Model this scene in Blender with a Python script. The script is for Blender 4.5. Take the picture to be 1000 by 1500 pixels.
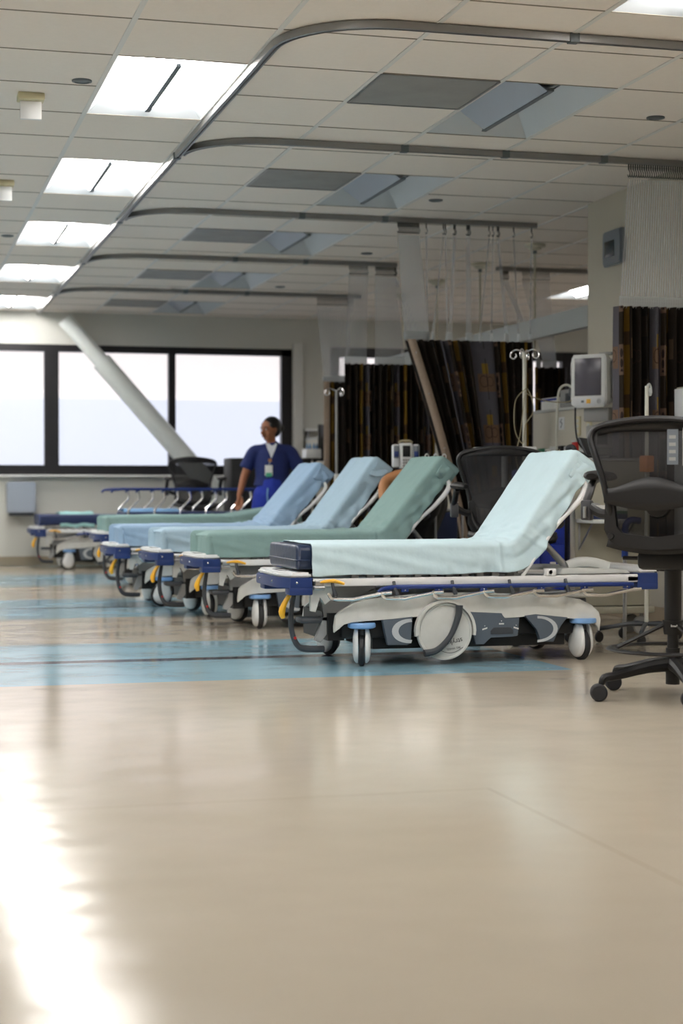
import bpy, bmesh, math, random
from mathutils import Vector, Matrix, noise
PI = math.pi
C = bpy.context.scene.collection
for o in list(bpy.data.objects): bpy.data.objects.remove(o)

# ---------------------------------------------------------------- camera
cam_d = bpy.data.cameras.new('camera'); cam = bpy.data.objects.new('camera', cam_d); C.objects.link(cam)
cam_d.sensor_fit = 'VERTICAL'; cam_d.sensor_height = 36; cam_d.sensor_width = 24; cam_d.lens = 59.56
cr, cu, cf = Vector((.96519, -.26153, -.00043)), Vector((.00388, .01266, .99991)), Vector((.2615, .96511, -.01324))
cam.matrix_world = Matrix(((cr.x, cu.x, -cf.x, 0), (cr.y, cu.y, -cf.y, 0), (cr.z, cu.z, -cf.z, .835), (0, 0, 0, 1)))
cam_d.dof.use_dof = True; cam_d.dof.focus_distance = 7.6; cam_d.dof.aperture_fstop = 2.6
cam_d.clip_end = 300
bpy.context.scene.camera = cam
S = bpy.context.scene
S.view_settings.view_transform = 'Standard'; S.view_settings.look = 'None'
S.view_settings.gamma = 1; S.view_settings.use_curve_mapping = False
S.view_settings.exposure = 0.92
LAMP = 19.0            # radiance of the lit diffusers
# ---------------------------------------------------------------- daylight
w = bpy.data.worlds.new('world'); S.world = w; w.use_nodes = True
bg = w.node_tree.nodes['Background']; bg.inputs[0].default_value = (.88, .92, 1.0, 1); bg.inputs[1].default_value = .70
sd = bpy.data.lights.new('sun', 'SUN'); sd.energy = .75; sd.angle = .02; sd.color = (1, .95, .9)
so = bpy.data.objects.new('sun', sd); C.objects.link(so)
so.rotation_euler = (math.radians(48), 0, math.radians(-12))     # shines towards +Y and down

# ---------------------------------------------------------------- helpers
def lin(c):
    if isinstance(c, str):
        c = [int(c[i:i + 2], 16) / 255 for i in (0, 2, 4)]
        c = [v / 12.92 if v <= .04045 else ((v + .055) / 1.055) ** 2.4 for v in c]
    return (c[0], c[1], c[2], 1)
MATS = {}
def mat(name, col, rough=.5, metal=0, noise_s=0, noise_a=.08, bump=0, bump_s=200, emit=0, alpha=1, spec=.5, coat=0):
    m = bpy.data.materials.new(name); m.use_nodes = True; MATS[name] = m
    nt = m.node_tree; b = nt.nodes['Principled BSDF']
    c = lin(col); b.inputs['Base Color'].default_value = c
    b.inputs['Roughness'].default_value = rough; b.inputs['Metallic'].default_value = metal
    b.inputs['Specular IOR Level'].default_value = spec; b.inputs['Coat Weight'].default_value = coat
    tc = nt.nodes.new('ShaderNodeTexCoord')
    nz = nt.nodes.new('ShaderNodeTexNoise'); nz.inputs['Scale'].default_value = noise_s or 6; nz.inputs['Detail'].default_value = 4
    nt.links.new(tc.outputs['Object'], nz.inputs['Vector'])
    mx = nt.nodes.new('ShaderNodeMix'); mx.data_type = 'RGBA'
    mx.inputs[6].default_value = tuple(min(1, v * (1 + noise_a)) for v in c[:3]) + (1,)
    mx.inputs[7].default_value = tuple(v * (1 - noise_a) for v in c[:3]) + (1,)
    nt.links.new(nz.outputs[0], mx.inputs[0]); nt.links.new(mx.outputs[2], b.inputs['Base Color'])
    if bump:
        n2 = nt.nodes.new('ShaderNodeTexNoise'); n2.inputs['Scale'].default_value = bump_s; n2.inputs['Detail'].default_value = 3
        nt.links.new(tc.outputs['Object'], n2.inputs['Vector'])
        bp = nt.nodes.new('ShaderNodeBump'); bp.inputs['Strength'].default_value = bump; bp.inputs['Distance'].default_value = .01
        nt.links.new(n2.outputs[0], bp.inputs['Height']); nt.links.new(bp.outputs[0], b.inputs['Normal'])
    if emit: b.inputs['Emission Color'].default_value = c; b.inputs['Emission Strength'].default_value = emit
    if alpha < 1: b.inputs['Alpha'].default_value = alpha
    return m
def M(n): return MATS[n]
def new(): return bmesh.new()
def box(bm, x0, x1, y0, y1, z0, z1, bev=0, seg=2):
    r = bmesh.ops.create_cube(bm, size=1)['verts']
    for v in r: v.co = Vector(((x0 + x1) / 2 + v.co.x * (x1 - x0), (y0 + y1) / 2 + v.co.y * (y1 - y0), (z0 + z1) / 2 + v.co.z * (z1 - z0)))
    if bev:
        es = list({e for v in r for e in v.link_edges})
        bmesh.ops.bevel(bm, geom=es, offset=bev, segments=seg, affect='EDGES', profile=.5)
def xf(bm, start, mtx):
    vs = list(bm.verts)[start:]
    bmesh.ops.transform(bm, matrix=mtx, verts=vs)
def smoothpath(pts, n=6):
    P = [Vector(p) for p in pts]
    if len(P) < 3: return P
    out = []
    for i in range(len(P) - 1):
        p0 = P[max(i - 1, 0)]; p1 = P[i]; p2 = P[i + 1]; p3 = P[min(i + 2, len(P) - 1)]
        for k in range(n):
            t = k / n
            out.append(.5 * ((2 * p1) + (-p0 + p2) * t + (2 * p0 - 5 * p1 + 4 * p2 - p3) * t * t + (-p0 + 3 * p1 - 3 * p2 + p3) * t ** 3))
    return out + [P[-1]]
def tube(bm, pts, r, seg=8, smooth=0, radii=None, flat=1, closed=False):
    """sweep a circle (or an ellipse, flat<1) along a polyline"""
    P = smoothpath(pts, smooth) if smooth else [Vector(p) for p in pts]
    n = len(P); 
    if radii is not None:
        R = [radii[min(len(radii) - 1, int(i * (len(radii) - 1) / max(1, n - 1)))] * (1 - ((i * (len(radii) - 1) / max(1, n - 1)) % 1)) +
             radii[min(len(radii) - 1, int(i * (len(radii) - 1) / max(1, n - 1)) + 1)] * ((i * (len(radii) - 1) / max(1, n - 1)) % 1) for i in range(n)]
    else: R = [r] * n
    rings = []; up = None
    for i in range(n):
        if closed: t = (P[(i + 1) % n] - P[i - 1])
        else: t = (P[min(i + 1, n - 1)] - P[max(i - 1, 0)])
        t = t.normalized() if t.length > 1e-9 else Vector((0, 0, 1))
        if up is None:
            up = Vector((0, 0, 1)) if abs(t.z) < .9 else Vector((1, 0, 0))
        a = (up - t * up.dot(t)).normalized(); up = a; b = t.cross(a)
        rings.append([bm.verts.new(P[i] + a * (R[i] * flat * math.cos(k * 2 * PI / seg)) + b * (R[i] * math.sin(k * 2 * PI / seg))) for k in range(seg)])
    m = n if closed else n - 1
    for i in range(m):
        A = rings[i]; B = rings[(i + 1) % n]
        for k in range(seg): bm.faces.new((A[k], A[(k + 1) % seg], B[(k + 1) % seg], B[k]))
    if not closed:
        bm.faces.new(rings[0][::-1]); bm.faces.new(rings[-1])
def lathe(bm, prof, seg=24, origin=(0, 0, 0), axis='Z'):
    """revolve (radius, height) pairs"""
    rings = []
    for r, h in prof:
        ring = []
        for k in range(seg):
            a = 2 * PI * k / seg; x, y = r * math.cos(a), r * math.sin(a)
            p = (x, y, h) if axis == 'Z' else ((x, -h, y) if axis == 'Y' else (h, x, y))
            ring.append(bm.verts.new(Vector(p) + Vector(origin)))
        rings.append(ring)
    for A, B in zip(rings, rings[1:]):
        for k in range(seg): bm.faces.new((A[k], A[(k + 1) % seg], B[(k + 1) % seg], B[k]))
    if prof[0][0] > 1e-6: bm.faces.new(rings[0][::-1])
    if prof[-1][0] > 1e-6: bm.faces.new(rings[-1])
def prism(bm, poly, y0, y1, bev=0, plane='XZ'):
    """extrude a closed outline; XZ outlines run along y, XY along z, YZ along x"""
    def p(a, b, h): return (a, h, b) if plane == 'XZ' else ((a, b, h) if plane == 'XY' else (h, a, b))
    A = [bm.verts.new(p(a, b, y0)) for a, b in poly]; B = [bm.verts.new(p(a, b, y1)) for a, b in poly]
    f = [bm.faces.new(A), bm.faces.new(B[::-1])]
    n = len(poly)
    for i in range(n): f.append(bm.faces.new((A[i], B[i], B[(i + 1) % n], A[(i + 1) % n])))
    if bev:
        es = {e for ff in f[:2] for e in ff.edges}
        bmesh.ops.bevel(bm, geom=list(es), offset=bev, segments=2, affect='EDGES')
def ball(bm, c, r, sx=1, sy=1, sz=1, seg=16, rot=None):
    s = len(bm.verts)
    vs = bmesh.ops.create_uvsphere(bm, u_segments=seg, v_segments=max(6, seg // 2 + 2), radius=r)['verts']
    m = Matrix.Translation(Vector(c)) @ (rot if rot is not None else Matrix.Identity(4)) @ Matrix.Diagonal((sx, sy, sz, 1))
    bmesh.ops.transform(bm, matrix=m, verts=vs)
def obj(name, bm, m=None, parent=None, smooth=True, sub=0, loc=None, rotz=None, label=None, angle=35):
    me = bpy.data.meshes.new(name)
    bmesh.ops.recalc_face_normals(bm, faces=bm.faces)
    bm.to_mesh(me); bm.free()
    o = bpy.data.objects.new(name, me); C.objects.link(o)
    if m is not None: me.materials.append(M(m) if isinstance(m, str) else m)
    if smooth:
        for p in me.polygons: p.use_smooth = True
        if angle < 180:
            sharp = math.radians(angle); b2 = bmesh.new(); b2.from_mesh(me)
            for e in b2.edges:
                if len(e.link_faces) == 2 and e.calc_face_angle(0) > sharp: e.smooth = False
            b2.to_mesh(me); b2.free()
    if sub:
        s = o.modifiers.new('subdivision', 'SUBSURF'); s.levels = sub; s.render_levels = sub
    if parent is not None: o.parent = parent
    if loc is not None: o.location = loc
    if rotz is not None: o.rotation_euler.z = rotz
    if label: o['label'] = label
    return o
def tag(o, label, cat, group=None, kind=None):
    if label: o['label'] = label
    if cat: o['category'] = cat
    if group: o['group'] = group
    if kind: o['kind'] = kind
    return o
def thing(name, label, cat, loc=(0, 0, 0), rotz=0, group=None):
    o = bpy.data.objects.new(name, None); C.objects.link(o); o.empty_display_size = .1
    o.location = loc; o.rotation_euler = (0, 0, rotz)
    return tag(o, label, cat, group)
def struct(name, bm, m, smooth=False, parent=None):
    o = obj(name, bm, m, parent, smooth)
    if parent is None: o['kind'] = 'structure'
    return o
def dup(root, loc, rotz, label, group=None):
    r = root.copy(); C.objects.link(r); r.location = loc; r.rotation_euler = (0, 0, rotz); r['label'] = label
    if group: r['group'] = group
    for ch in list(root.children):
        c = ch.copy(); C.objects.link(c); c.parent = r
        for g in ch.children:
            d = g.copy(); C.objects.link(d); d.parent = c
    return r
def text(body, size, m, parent, mtx, depth=.0006, name='lettering'):
    cu_ = bpy.data.curves.new(name, 'FONT'); cu_.body = body; cu_.size = size; cu_.extrude = depth; cu_.align_x = 'CENTER'; cu_.align_y = 'CENTER'
    t = bpy.data.objects.new(name, cu_); C.objects.link(t)
    bpy.context.view_layer.update()
    me = bpy.data.meshes.new_from_object(t.evaluated_get(bpy.context.evaluated_depsgraph_get()))
    bpy.data.objects.remove(t)
    o = bpy.data.objects.new(name, me); C.objects.link(o); me.materials.clear(); me.materials.append(M(m)); o.parent = parent; o.matrix_local = mtx
    return o

# ---------------------------------------------------------------- materials
mat('wall_paint', 'b8b3a6', .7, noise_a=.02, spec=.3)
mat('far_wall_paint', 'cfcfc9', .7, noise_a=.02, spec=.3)
mat('low_wall_paint', 'c6c2b6', .7, noise_a=.02)
mat('beam_grey', '9fa4a4', .6, noise_a=.03)
mat('tile_white', 'ece4dc', .9, noise_s=40, noise_a=.03, bump=.25, bump_s=350, spec=.1)
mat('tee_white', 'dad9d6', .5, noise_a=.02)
mat('tile_gap_grey', '8d8578', .8, noise_a=.05)
mat('baseboard_tan', '9b8d78', .5)
mat('frame_black', '17151a', .4, noise_a=.1)
mat('sill_white', 'd5d5d2', .5)
mat('brace_white', 'd9dedc', .45, noise_a=.03)
mat('white_plastic', 'e3e5e6', .35, noise_a=.03)
mat('white_panel', 'dcdfe2', .4, noise_a=.04)
mat('off_white', 'c9ccca', .45, noise_a=.05)
mat('scuffed_white', 'cfd0cc', .42, noise_s=14, noise_a=.16)
mat('light_blue_cap', '7ba7dc', .4, noise_a=.05)
mat('royal_blue', '1c3570', .38, noise_a=.08)
mat('rail_blue', '1b3478', .35, noise_a=.08)
mat('navy_vinyl', '1f2f4c', .33, noise_a=.12, bump=.15, bump_s=30)
mat('navy_mattress', '1b2c58', .45, noise_a=.1)
mat('skirt_grey', '555f6a', .5, noise_a=.08)
mat('crescent_grey', 'b9bec2', .45)
mat('rubber', '25262a', .6, noise_a=.1)
mat('dark_grey', '3d4147', .5, noise_a=.1)
mat('black_metal', '0f1013', .5)
mat('yellow', 'efb52a', .4, noise_a=.08)
mat('orange', 'e0862a', .45)
mat('red', 'b8231f', .45)
mat('chrome', (.75, .75, .76), .16, 1, noise_a=.05)
mat('steel', (.5, .51, .53), .35, 1, noise_a=.08)
mat('track_metal', (.30, .30, .30), .35, .8, noise_a=.06)
mat('chair_black', '0e0e11', .5, noise_a=.1)
mat('chair_frame', '151518', .45, noise_a=.1)
mat('chair_grey', '3c3d42', .4, noise_a=.08)
mat('ink', '2b2b30', .6)
mat('label_white', 'e9e9e6', .5)
mat('cart_blue', '12309c', .4, noise_a=.05)
mat('cart_beige', 'a8a595', .55, noise_a=.04)
mat('machine_grey', '9b9c9c', .5)
mat('screen_dark', '55525e', .22, noise_a=.15)
mat('tablet_grey', '6f7780', .35)
mat('tablet_screen', '1d2a33', .2)
mat('green', '2e6a52', .5)
mat('cream', 'cfc7a4', .6)
mat('skin', '9c6344', .55, noise_a=.08)
mat('skin_tan', 'b07a50', .55, noise_a=.08)
mat('hair_black', '0e0b0c', .45)
mat('scrub_navy', '1c2b66', .8, noise_a=.12, bump=.3, bump_s=25)
mat('scrub_royal', '1f37a8', .8, noise_a=.1, bump=.3, bump_s=25)
mat('undershirt', 'd9dde4', .8)
mat('lips', '7c3b32', .5)
mat('eye_white', 'd8d2cc', .4)
mat('vent_grey', '8e8e8c', .6, noise_s=5, noise_a=.22)
mat('reflector', 'c3c9ce', .45, noise_a=.02)
mat('diffuser_off', 'a9b0bd', .5, noise_a=.03)
mat('spine_dark', '676f74', .45, .3)
mat('cable_white', 'cfd0c6', .5)
mat('cable_tan', 'a59b7c', .6)
mat('cable_black', '1b2028', .5)
mat('curtain_edge', '9d8b7b', .85, noise_s=60, noise_a=.15)
mat('hook_grey', '4b4b49', .5, .3)
mat('iv_cream', 'c6c3b2', .5)
mat('dispenser_grey', 'a0aab8', .45, noise_a=.04)
mat('badge_green', '4fb08c', .5)
mat('asphalt', '8f8f90', .9)
mat('facade_pink', 'f8eee9', .9, noise_a=.01)
mat('facade_blue', 'e2e6f4', .9, noise_a=.01)
for n, c in (('sheet_aqua', 'bfd5dd'), ('sheet_green', '86a29f'), ('sheet_sky', 'a3bccd'), ('sheet_blue', '96b1cc'), ('sheet_teal', '88a6a4'), ('cloth_aqua', 'a5d3d2'), ('cloth_blue', '7ba4cc')):
    mat(n, c, .85, noise_s=9, noise_a=.05, bump=.8, bump_s=11, spec=.2)

def emitter(name, col, strength):
    m = bpy.data.materials.new(name); m.use_nodes = True; MATS[name] = m
    nt = m.node_tree; nt.nodes.remove(nt.nodes['Principled BSDF'])
    e = nt.nodes.new('ShaderNodeEmission'); e.inputs[0].default_value = lin(col); e.inputs[1].default_value = strength
    nt.links.new(e.outputs[0], nt.nodes['Material Output'].inputs[0])
emitter('lamp_on', (1, .955, .905), LAMP)

def see_through(name, col, amount, rough=.15):
    """thin clear plastic: part transparent, part glossy and diffuse"""
    m = bpy.data.materials.new(name); m.use_nodes = True; MATS[name] = m
    nt = m.node_tree; b = nt.nodes['Principled BSDF']; b.inputs['Base Color'].default_value = lin(col); b.inputs['Roughness'].default_value = rough
    t = nt.nodes.new('ShaderNodeBsdfTransparent'); x = nt.nodes.new('ShaderNodeMixShader'); x.inputs[0].default_value = amount
    nt.links.new(t.outputs[0], x.inputs[1]); nt.links.new(b.outputs[0], x.inputs[2]); nt.links.new(x.outputs[0], nt.nodes['Material Output'].inputs[0])
    return m
see_through('clear_vinyl', 'e6eaf0', .34, .06)
see_through('clear_plastic', 'dfe5e8', .75, .08)
see_through('window_glass', 'ffffff', .06, .02)
# woven chair mesh: dark threads with holes between them
def chair_mesh():
    m = see_through('chair_mesh', '141418', .8, .6); nt = m.node_tree
    tc = nt.nodes.new('ShaderNodeTexCoord'); wv = nt.nodes.new('ShaderNodeTexWave'); wv.inputs['Scale'].default_value = 95; wv.bands_direction = 'X'
    mr = nt.nodes.new('ShaderNodeMapRange'); mr.inputs[3].default_value = .80; mr.inputs[4].default_value = .95
    nt.links.new(tc.outputs['Object'], wv.inputs[0]); nt.links.new(wv.outputs[1], mr.inputs[0])
    x = [n for n in nt.nodes if n.type == 'MIX_SHADER'][0]; nt.links.new(mr.outputs[0], x.inputs[0])
chair_mesh()
# polished floor: beige sheet vinyl, blue bands with a dark line, faint seams and scuffs
def floor_material():
    m = bpy.data.materials.new('floor_vinyl'); m.use_nodes = True; MATS['floor_vinyl'] = m
    nt = m.node_tree; N = nt.nodes; Lk = nt.links; b = N['Principled BSDF']
    g = N.new('ShaderNodeNewGeometry'); sx = N.new('ShaderNodeSeparateXYZ'); Lk.new(g.outputs['Position'], sx.inputs[0])
    def mth(op, a, c=None):
        n = N.new('ShaderNodeMath'); n.operation = op
        for i, v in enumerate((a, c)):
            if v is None: continue
            if isinstance(v, (int, float)): n.inputs[i].default_value = v
            else: Lk.new(v, n.inputs[i])
        return n.outputs[0]
    X, Y = sx.outputs[0], sx.outputs[1]
    def band(v, lo, hi): return mth('MULTIPLY', mth('GREATER_THAN', v, lo), mth('LESS_THAN', v, hi))
    # bands repeat every 3.80 m from 8.25
    k = mth('SUBTRACT', mth('MODULO', mth('ADD', mth('SUBTRACT', Y, 8.25), 1.9 + 38.0), 3.80), 1.9)
    ak = mth('ABSOLUTE', k)
    only = mth('MULTIPLY', mth('GREATER_THAN', Y, 7.0), mth('LESS_THAN', X, 3.085))
    blue = mth('MULTIPLY', mth('LESS_THAN', ak, .96), only)
    dark = mth('MULTIPLY', mth('LESS_THAN', ak, .062), only)
    def rgb(c): 
        n = N.new('ShaderNodeRGB'); n.outputs[0].default_value = lin(c); return n.outputs[0]
    def mix(f, a, c):
        n = N.new('ShaderNodeMix'); n.data_type = 'RGBA'
        if isinstance(f, (int, float)): n.inputs[0].default_value = f
        else: Lk.new(f, n.inputs[0])
        Lk.new(a, n.inputs[6]); Lk.new(c, n.inputs[7]); return n.outputs[2]
    def nz(scale, det=4):
        n = N.new('ShaderNodeTexNoise'); n.inputs['Scale'].default_value = scale; n.inputs['Detail'].default_value = det
        Lk.new(g.outputs['Position'], n.inputs['Vector']); return n.outputs[0]
    base = mix(nz(160, 2), rgb('bab0a1'), rgb('aea494'))
    big = N.new('ShaderNodeMapRange'); Lk.new(nz(1.1, 5), big.inputs[0]); big.inputs[1].default_value = .42; big.inputs[2].default_value = .7; big.inputs[4].default_value = .3
    base = mix(big.outputs[0], base, rgb('a4998a'))
    bl = mix(nz(120, 2), rgb('8db1c1'), rgb('83a8b9'))
    c = mix(blue, base, bl); c = mix(dark, c, rgb('383844'))
    s1 = mth('MULTIPLY', band(Y, 4.446, 4.452), mth('LESS_THAN', X, 1.63)); s2 = mth('MULTIPLY', band(X, 1.628, 1.633), mth('LESS_THAN', Y, 4.45))
    c = mix(mth('MULTIPLY', mth('ADD', s1, s2), .45), c, rgb('776a58'))
    Lk.new(c, b.inputs['Base Color'])
    rr = N.new('ShaderNodeMapRange'); Lk.new(nz(2.2, 6), rr.inputs[0]); rr.inputs[1].default_value = .3; rr.inputs[2].default_value = .7; rr.inputs[3].default_value = .11; rr.inputs[4].default_value = .19
    Lk.new(rr.outputs[0], b.inputs['Roughness'])
    b.inputs['Specular IOR Level'].default_value = .37
    bm_ = N.new('ShaderNodeBump'); bm_.inputs['Strength'].default_value = .10; bm_.inputs['Distance'].default_value = .004
    Lk.new(nz(55, 3), bm_.inputs['Height'])
    b2_ = N.new('ShaderNodeBump'); b2_.inputs['Strength'].default_value = .25; b2_.inputs['Distance'].default_value = .02
    Lk.new(nz(2.6, 2), b2_.inputs['Height']); Lk.new(bm_.outputs[0], b2_.inputs['Normal']); Lk.new(b2_.outputs[0], b.inputs['Normal'])
floor_material()
# patterned curtain cloth (uv: metres of cloth across, metres up)
def cloth_material():
    m = bpy.data.materials.new('curtain_cloth'); m.use_nodes = True; MATS['curtain_cloth'] = m
    nt = m.node_tree; N = nt.nodes; Lk = nt.links; b = N['Principled BSDF']; b.inputs['Roughness'].default_value = .85; b.inputs['Specular IOR Level'].default_value = .2
    uv = N.new('ShaderNodeUVMap'); sx = N.new('ShaderNodeSeparateXYZ'); Lk.new(uv.outputs[0], sx.inputs[0]); U, V = sx.outputs[0], sx.outputs[1]
    def mth(op, a, c=None):
        n = N.new('ShaderNodeMath'); n.operation = op
        for i, v in enumerate((a, c)):
            if v is None: continue
            if isinstance(v, (int, float)): n.inputs[i].default_value = v
            else: Lk.new(v, n.inputs[i])
        return n.outputs[0]
    def inr(v, lo, hi): return mth('MULTIPLY', mth('GREATER_THAN', v, lo), mth('LESS_THAN', v, hi))
    def both(a, c): return mth('MULTIPLY', a, c)
    def mix(f, a, c):
        n = N.new('ShaderNodeMix'); n.data_type = 'RGBA'; Lk.new(f, n.inputs[0])
        for i, v in ((6, a), (7, c)):
            if isinstance(v, str): n.inputs[i].default_value = lin(v)
            else: Lk.new(v, n.inputs[i])
        return n.outputs[2]
    P = .46
    u = mth('MODULO', mth('ADD', U, 46), P); v = mth('MODULO', V, .372)
    odd = mth('LESS_THAN', mth('MODULO', mth('ADD', U, 46), 2 * P), P)
    base = mix(both(inr(u, 0, .20), odd), '241e19', '55535a')                     # grey column, dark brown elsewhere
    base = mix(both(odd, both(inr(u, .035, .19), inr(v, .06, .19))), base, '6c5748')      # tan block on grey
    base = mix(both(odd, both(inr(u, .08, .13), inr(v, .19, .265))), base, '866c2e')     # gold square above it
    base = mix(inr(u, .20, .255), base, '261f18')
    base = mix(both(odd, both(inr(u, .20, .255), inr(v, .02, .20))), base, '665347')
    base = mix(both(inr(u, .255, .33), inr(v, 0, .25)), base, '14110f')
    base = mix(inr(u, .33, .385), base, '70561e')                       # gold stripe
    base = mix(both(inr(u, .33, .385), inr(v, .2, .28)), base, '4c3a26')
    base = mix(both(inr(u, .40, .45), inr(v, .12, .24)), base, '4d3f31')
    # looping stem motif drawn on the blocks
    cu_ = N.new('ShaderNodeCombineXYZ'); Lk.new(mth('DIVIDE', mth('SUBTRACT', u, .085), .034), cu_.inputs[0]); Lk.new(mth('DIVIDE', mth('SUBTRACT', v, .135), .042), cu_.inputs[1])
    ln = N.new('ShaderNodeVectorMath'); ln.operation = 'LENGTH'; Lk.new(cu_.outputs[0], ln.inputs[0])
    ring = inr(ln.outputs[1], .9, 1.04)
    cu2 = N.new('ShaderNodeCombineXYZ'); Lk.new(mth('DIVIDE', mth('SUBTRACT', u, .14), .03), cu2.inputs[0]); Lk.new(mth('DIVIDE', mth('SUBTRACT', v, .135), .036), cu2.inputs[1])
    ln2 = N.new('ShaderNodeVectorMath'); ln2.operation = 'LENGTH'; Lk.new(cu2.outputs[0], ln2.inputs[0])
    ring2 = inr(ln2.outputs[1], .88, 1.02)
    base = mix(mth('MAXIMUM', ring, ring2), base, '3a2c26')
    stem = both(inr(u, .111, .116), inr(v, .0, .30)); base = mix(stem, base, '2c2320')
    cu3 = N.new('ShaderNodeCombineXYZ'); Lk.new(mth('DIVIDE', mth('SUBTRACT', u, .2275), .015), cu3.inputs[0]); Lk.new(mth('SUBTRACT', mth('MODULO', mth('DIVIDE', v, .03), 2), 1), cu3.inputs[1])
    ln3 = N.new('ShaderNodeVectorMath'); ln3.operation = 'LENGTH'; Lk.new(cu3.outputs[0], ln3.inputs[0])
    base = mix(both(mth('LESS_THAN', ln3.outputs[1], .9), both(inr(u, .20, .255), inr(v, .04, .18))), base, '2a2120')
    n = N.new('ShaderNodeTexNoise'); n.inputs['Scale'].default_value = 220; Lk.new(uv.outputs[0], n.inputs['Vector'])
    bp = N.new('ShaderNodeBump'); bp.inputs['Strength'].default_value = .3; bp.inputs['Distance'].default_value = .002; Lk.new(n.outputs[0], bp.inputs['Height']); Lk.new(bp.outputs[0], b.inputs['Normal'])
    Lk.new(base, b.inputs['Base Color'])
cloth_material()
# ================================================================ ROOM
H = 2.79; WY = 18.85
def XL(i): return 1.038 + .61 * i if i >= 2 else 1.019 + .6195 * i if i >= 0 else 1.019 + .61 * i
def YL(j): return min(7.034 + .61 * j, WY)
JR = range(-18, 20); IR = range(-8, 13)
troffers = []                                    # (column, first row, lit)
for k in range(-5, 5):
    j = 1 + 4 * k
    troffers.append((0, j, k >= -2)); troffers.append((3, j, k in (-2, -1)))
    if -2 <= k <= 4: troffers.append((-5, j, True))  # unseen column of lit troffers, added as fill light
    if k == 3: troffers.append((9, j, True))
holes = {(i, j + d) for i, j, _ in troffers for d in (0, 1)}
def inside(i, j): return not (XL(i) > 4.6 and YL(j) < 10.4)
bm = new()
for i in IR:
    for j in JR:
        if (i, j) in holes or not inside(i, j): continue
        x0, x1, y0, y1 = XL(i), XL(i + 1), YL(j), YL(j + 1)
        if y1 - y0 < .02: continue
        v = [bm.verts.new(p) for p in ((x0, y0, H), (x0, y1, H), (x1, y1, H), (x1, y0, H))]; bm.faces.new(v)
ceil = struct('ceiling', bm, 'tile_white')
bm = new()
for i in list(IR) + [13]:
    x = XL(i); y0 = YL(-18) if x < 4.69 else 10.786
    box(bm, x - .012, x + .012, y0, WY, H - .004, H + .01)
struct('trim_1', bm, 'tee_white')
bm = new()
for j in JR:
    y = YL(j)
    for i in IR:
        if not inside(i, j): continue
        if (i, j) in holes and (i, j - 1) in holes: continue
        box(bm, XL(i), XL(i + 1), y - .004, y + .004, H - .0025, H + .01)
struct('trim_2', bm, 'tile_gap_grey')  # thin grey lines along the gaps between tile rows
bm = new(); box(bm, -4.1, 9.2, -4.2, WY + .1, -.1, 0); struct('floor', bm, 'floor_vinyl')
# far wall with two window openings
bm = new(); T = .14
for x0, x1, z0, z1 in ((-4, -2.6, 0, H), (-2.6, 4.518, 0, 1.0), (-2.6, 4.518, 2.433, H), (4.518, 4.98, 0, H), (4.98, 8.9, 0, 1.0), (4.98, 8.9, 2.47, H), (8.9, 9.1, 0, H)):
    box(bm, x0, x1, WY, WY + T, z0, z1)
struct('wall_back', bm, 'far_wall_paint')
bm = new(); box(bm, -4.05, -3.86, -4, WY, 0, H); struct('wall_left', bm, 'far_wall_paint')
bm = new(); box(bm, -4, 9, -4.1, -3.94, 0, H); struct('wall_front', bm, 'wall_paint')
bm = new(); box(bm, 8.97, 9.1, 10.7, WY, 0, H); struct('wall_right', bm, 'far_wall_paint')
bm = new(); box(bm, 4.67, 9.0, -3.94, 10.786, 0, H + .02, .004, 1); struct('wall_side', bm, 'wall_paint')
bm = new(); box(bm, 4.67, 4.80, 10.786, WY, 0, 1.395); struct('wall_low', bm, 'low_wall_paint')
bm = new(); box(bm, 4.655, 4.815, 10.79, WY, 1.395, 1.415, .004); struct('trim_3', bm, 'off_white')
bm = new(); box(bm, 4.67, 4.73, 10.786, 15.6, 1.955, 2.10); struct('trim_4', bm, 'beam_grey')
bm = new(); box(bm, -3.86, 4.67, WY - .015, WY, 0, .104, .004); struct('baseboard_back', bm, 'baseboard_tan')
bm = new(); box(bm, 4.655, 4.67, -3.9, 18.8, 0, .104, .004); struct('baseboard_side', bm, 'baseboard_tan')
bm = new(); box(bm, -2.7, 4.60, WY - .09, WY + .02, .975, 1.0, .004); struct('trim_5', bm, 'sill_white')
bm = new(); box(bm, 4.53, 4.64, WY - .06, WY, 1.0, 2.5, .004); struct('trim_6', bm, 'sill_white')
def window(n, x0, x1, z0, z1, muls, fw):
    y0, y1 = WY - .01, WY + .09
    bm = new()
    box(bm, x0, x1, y0, y1, z1 - fw[0], z1); box(bm, x0, x1, y0, y1, z0, z0 + fw[1])
    box(bm, x0, x0 + .1, y0, y1, z0, z1); box(bm, x1 - .12, x1, y0, y1, z0, z1)
    for a, b in muls: box(bm, a, b, y0 - .005, y1, z0, z1)
    f = struct('window_%d' % n, bm, 'frame_black')
    xs = [x0 + .1] + [v for a, b in muls for v in (a, b)] + [x1 - .12]
    for a, b in zip(xs[::2], xs[1::2]):
        bm = new(); box(bm, a, b, WY + .035, WY + .043, z0 + fw[1], z1 - fw[0])
        obj('pane', bm, 'window_glass', f, False)
window(1, -2.6, 4.518, 1.0, 2.433, [(-1.3, -1.22), (.32, .40), (1.725, 1.881), (3.102, 3.179)], (.075, .106))
window(2, 4.98, 8.9, 1.0, 2.47, [(6.4, 6.5), (7.83, 7.95)], (.11, .1))
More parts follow.
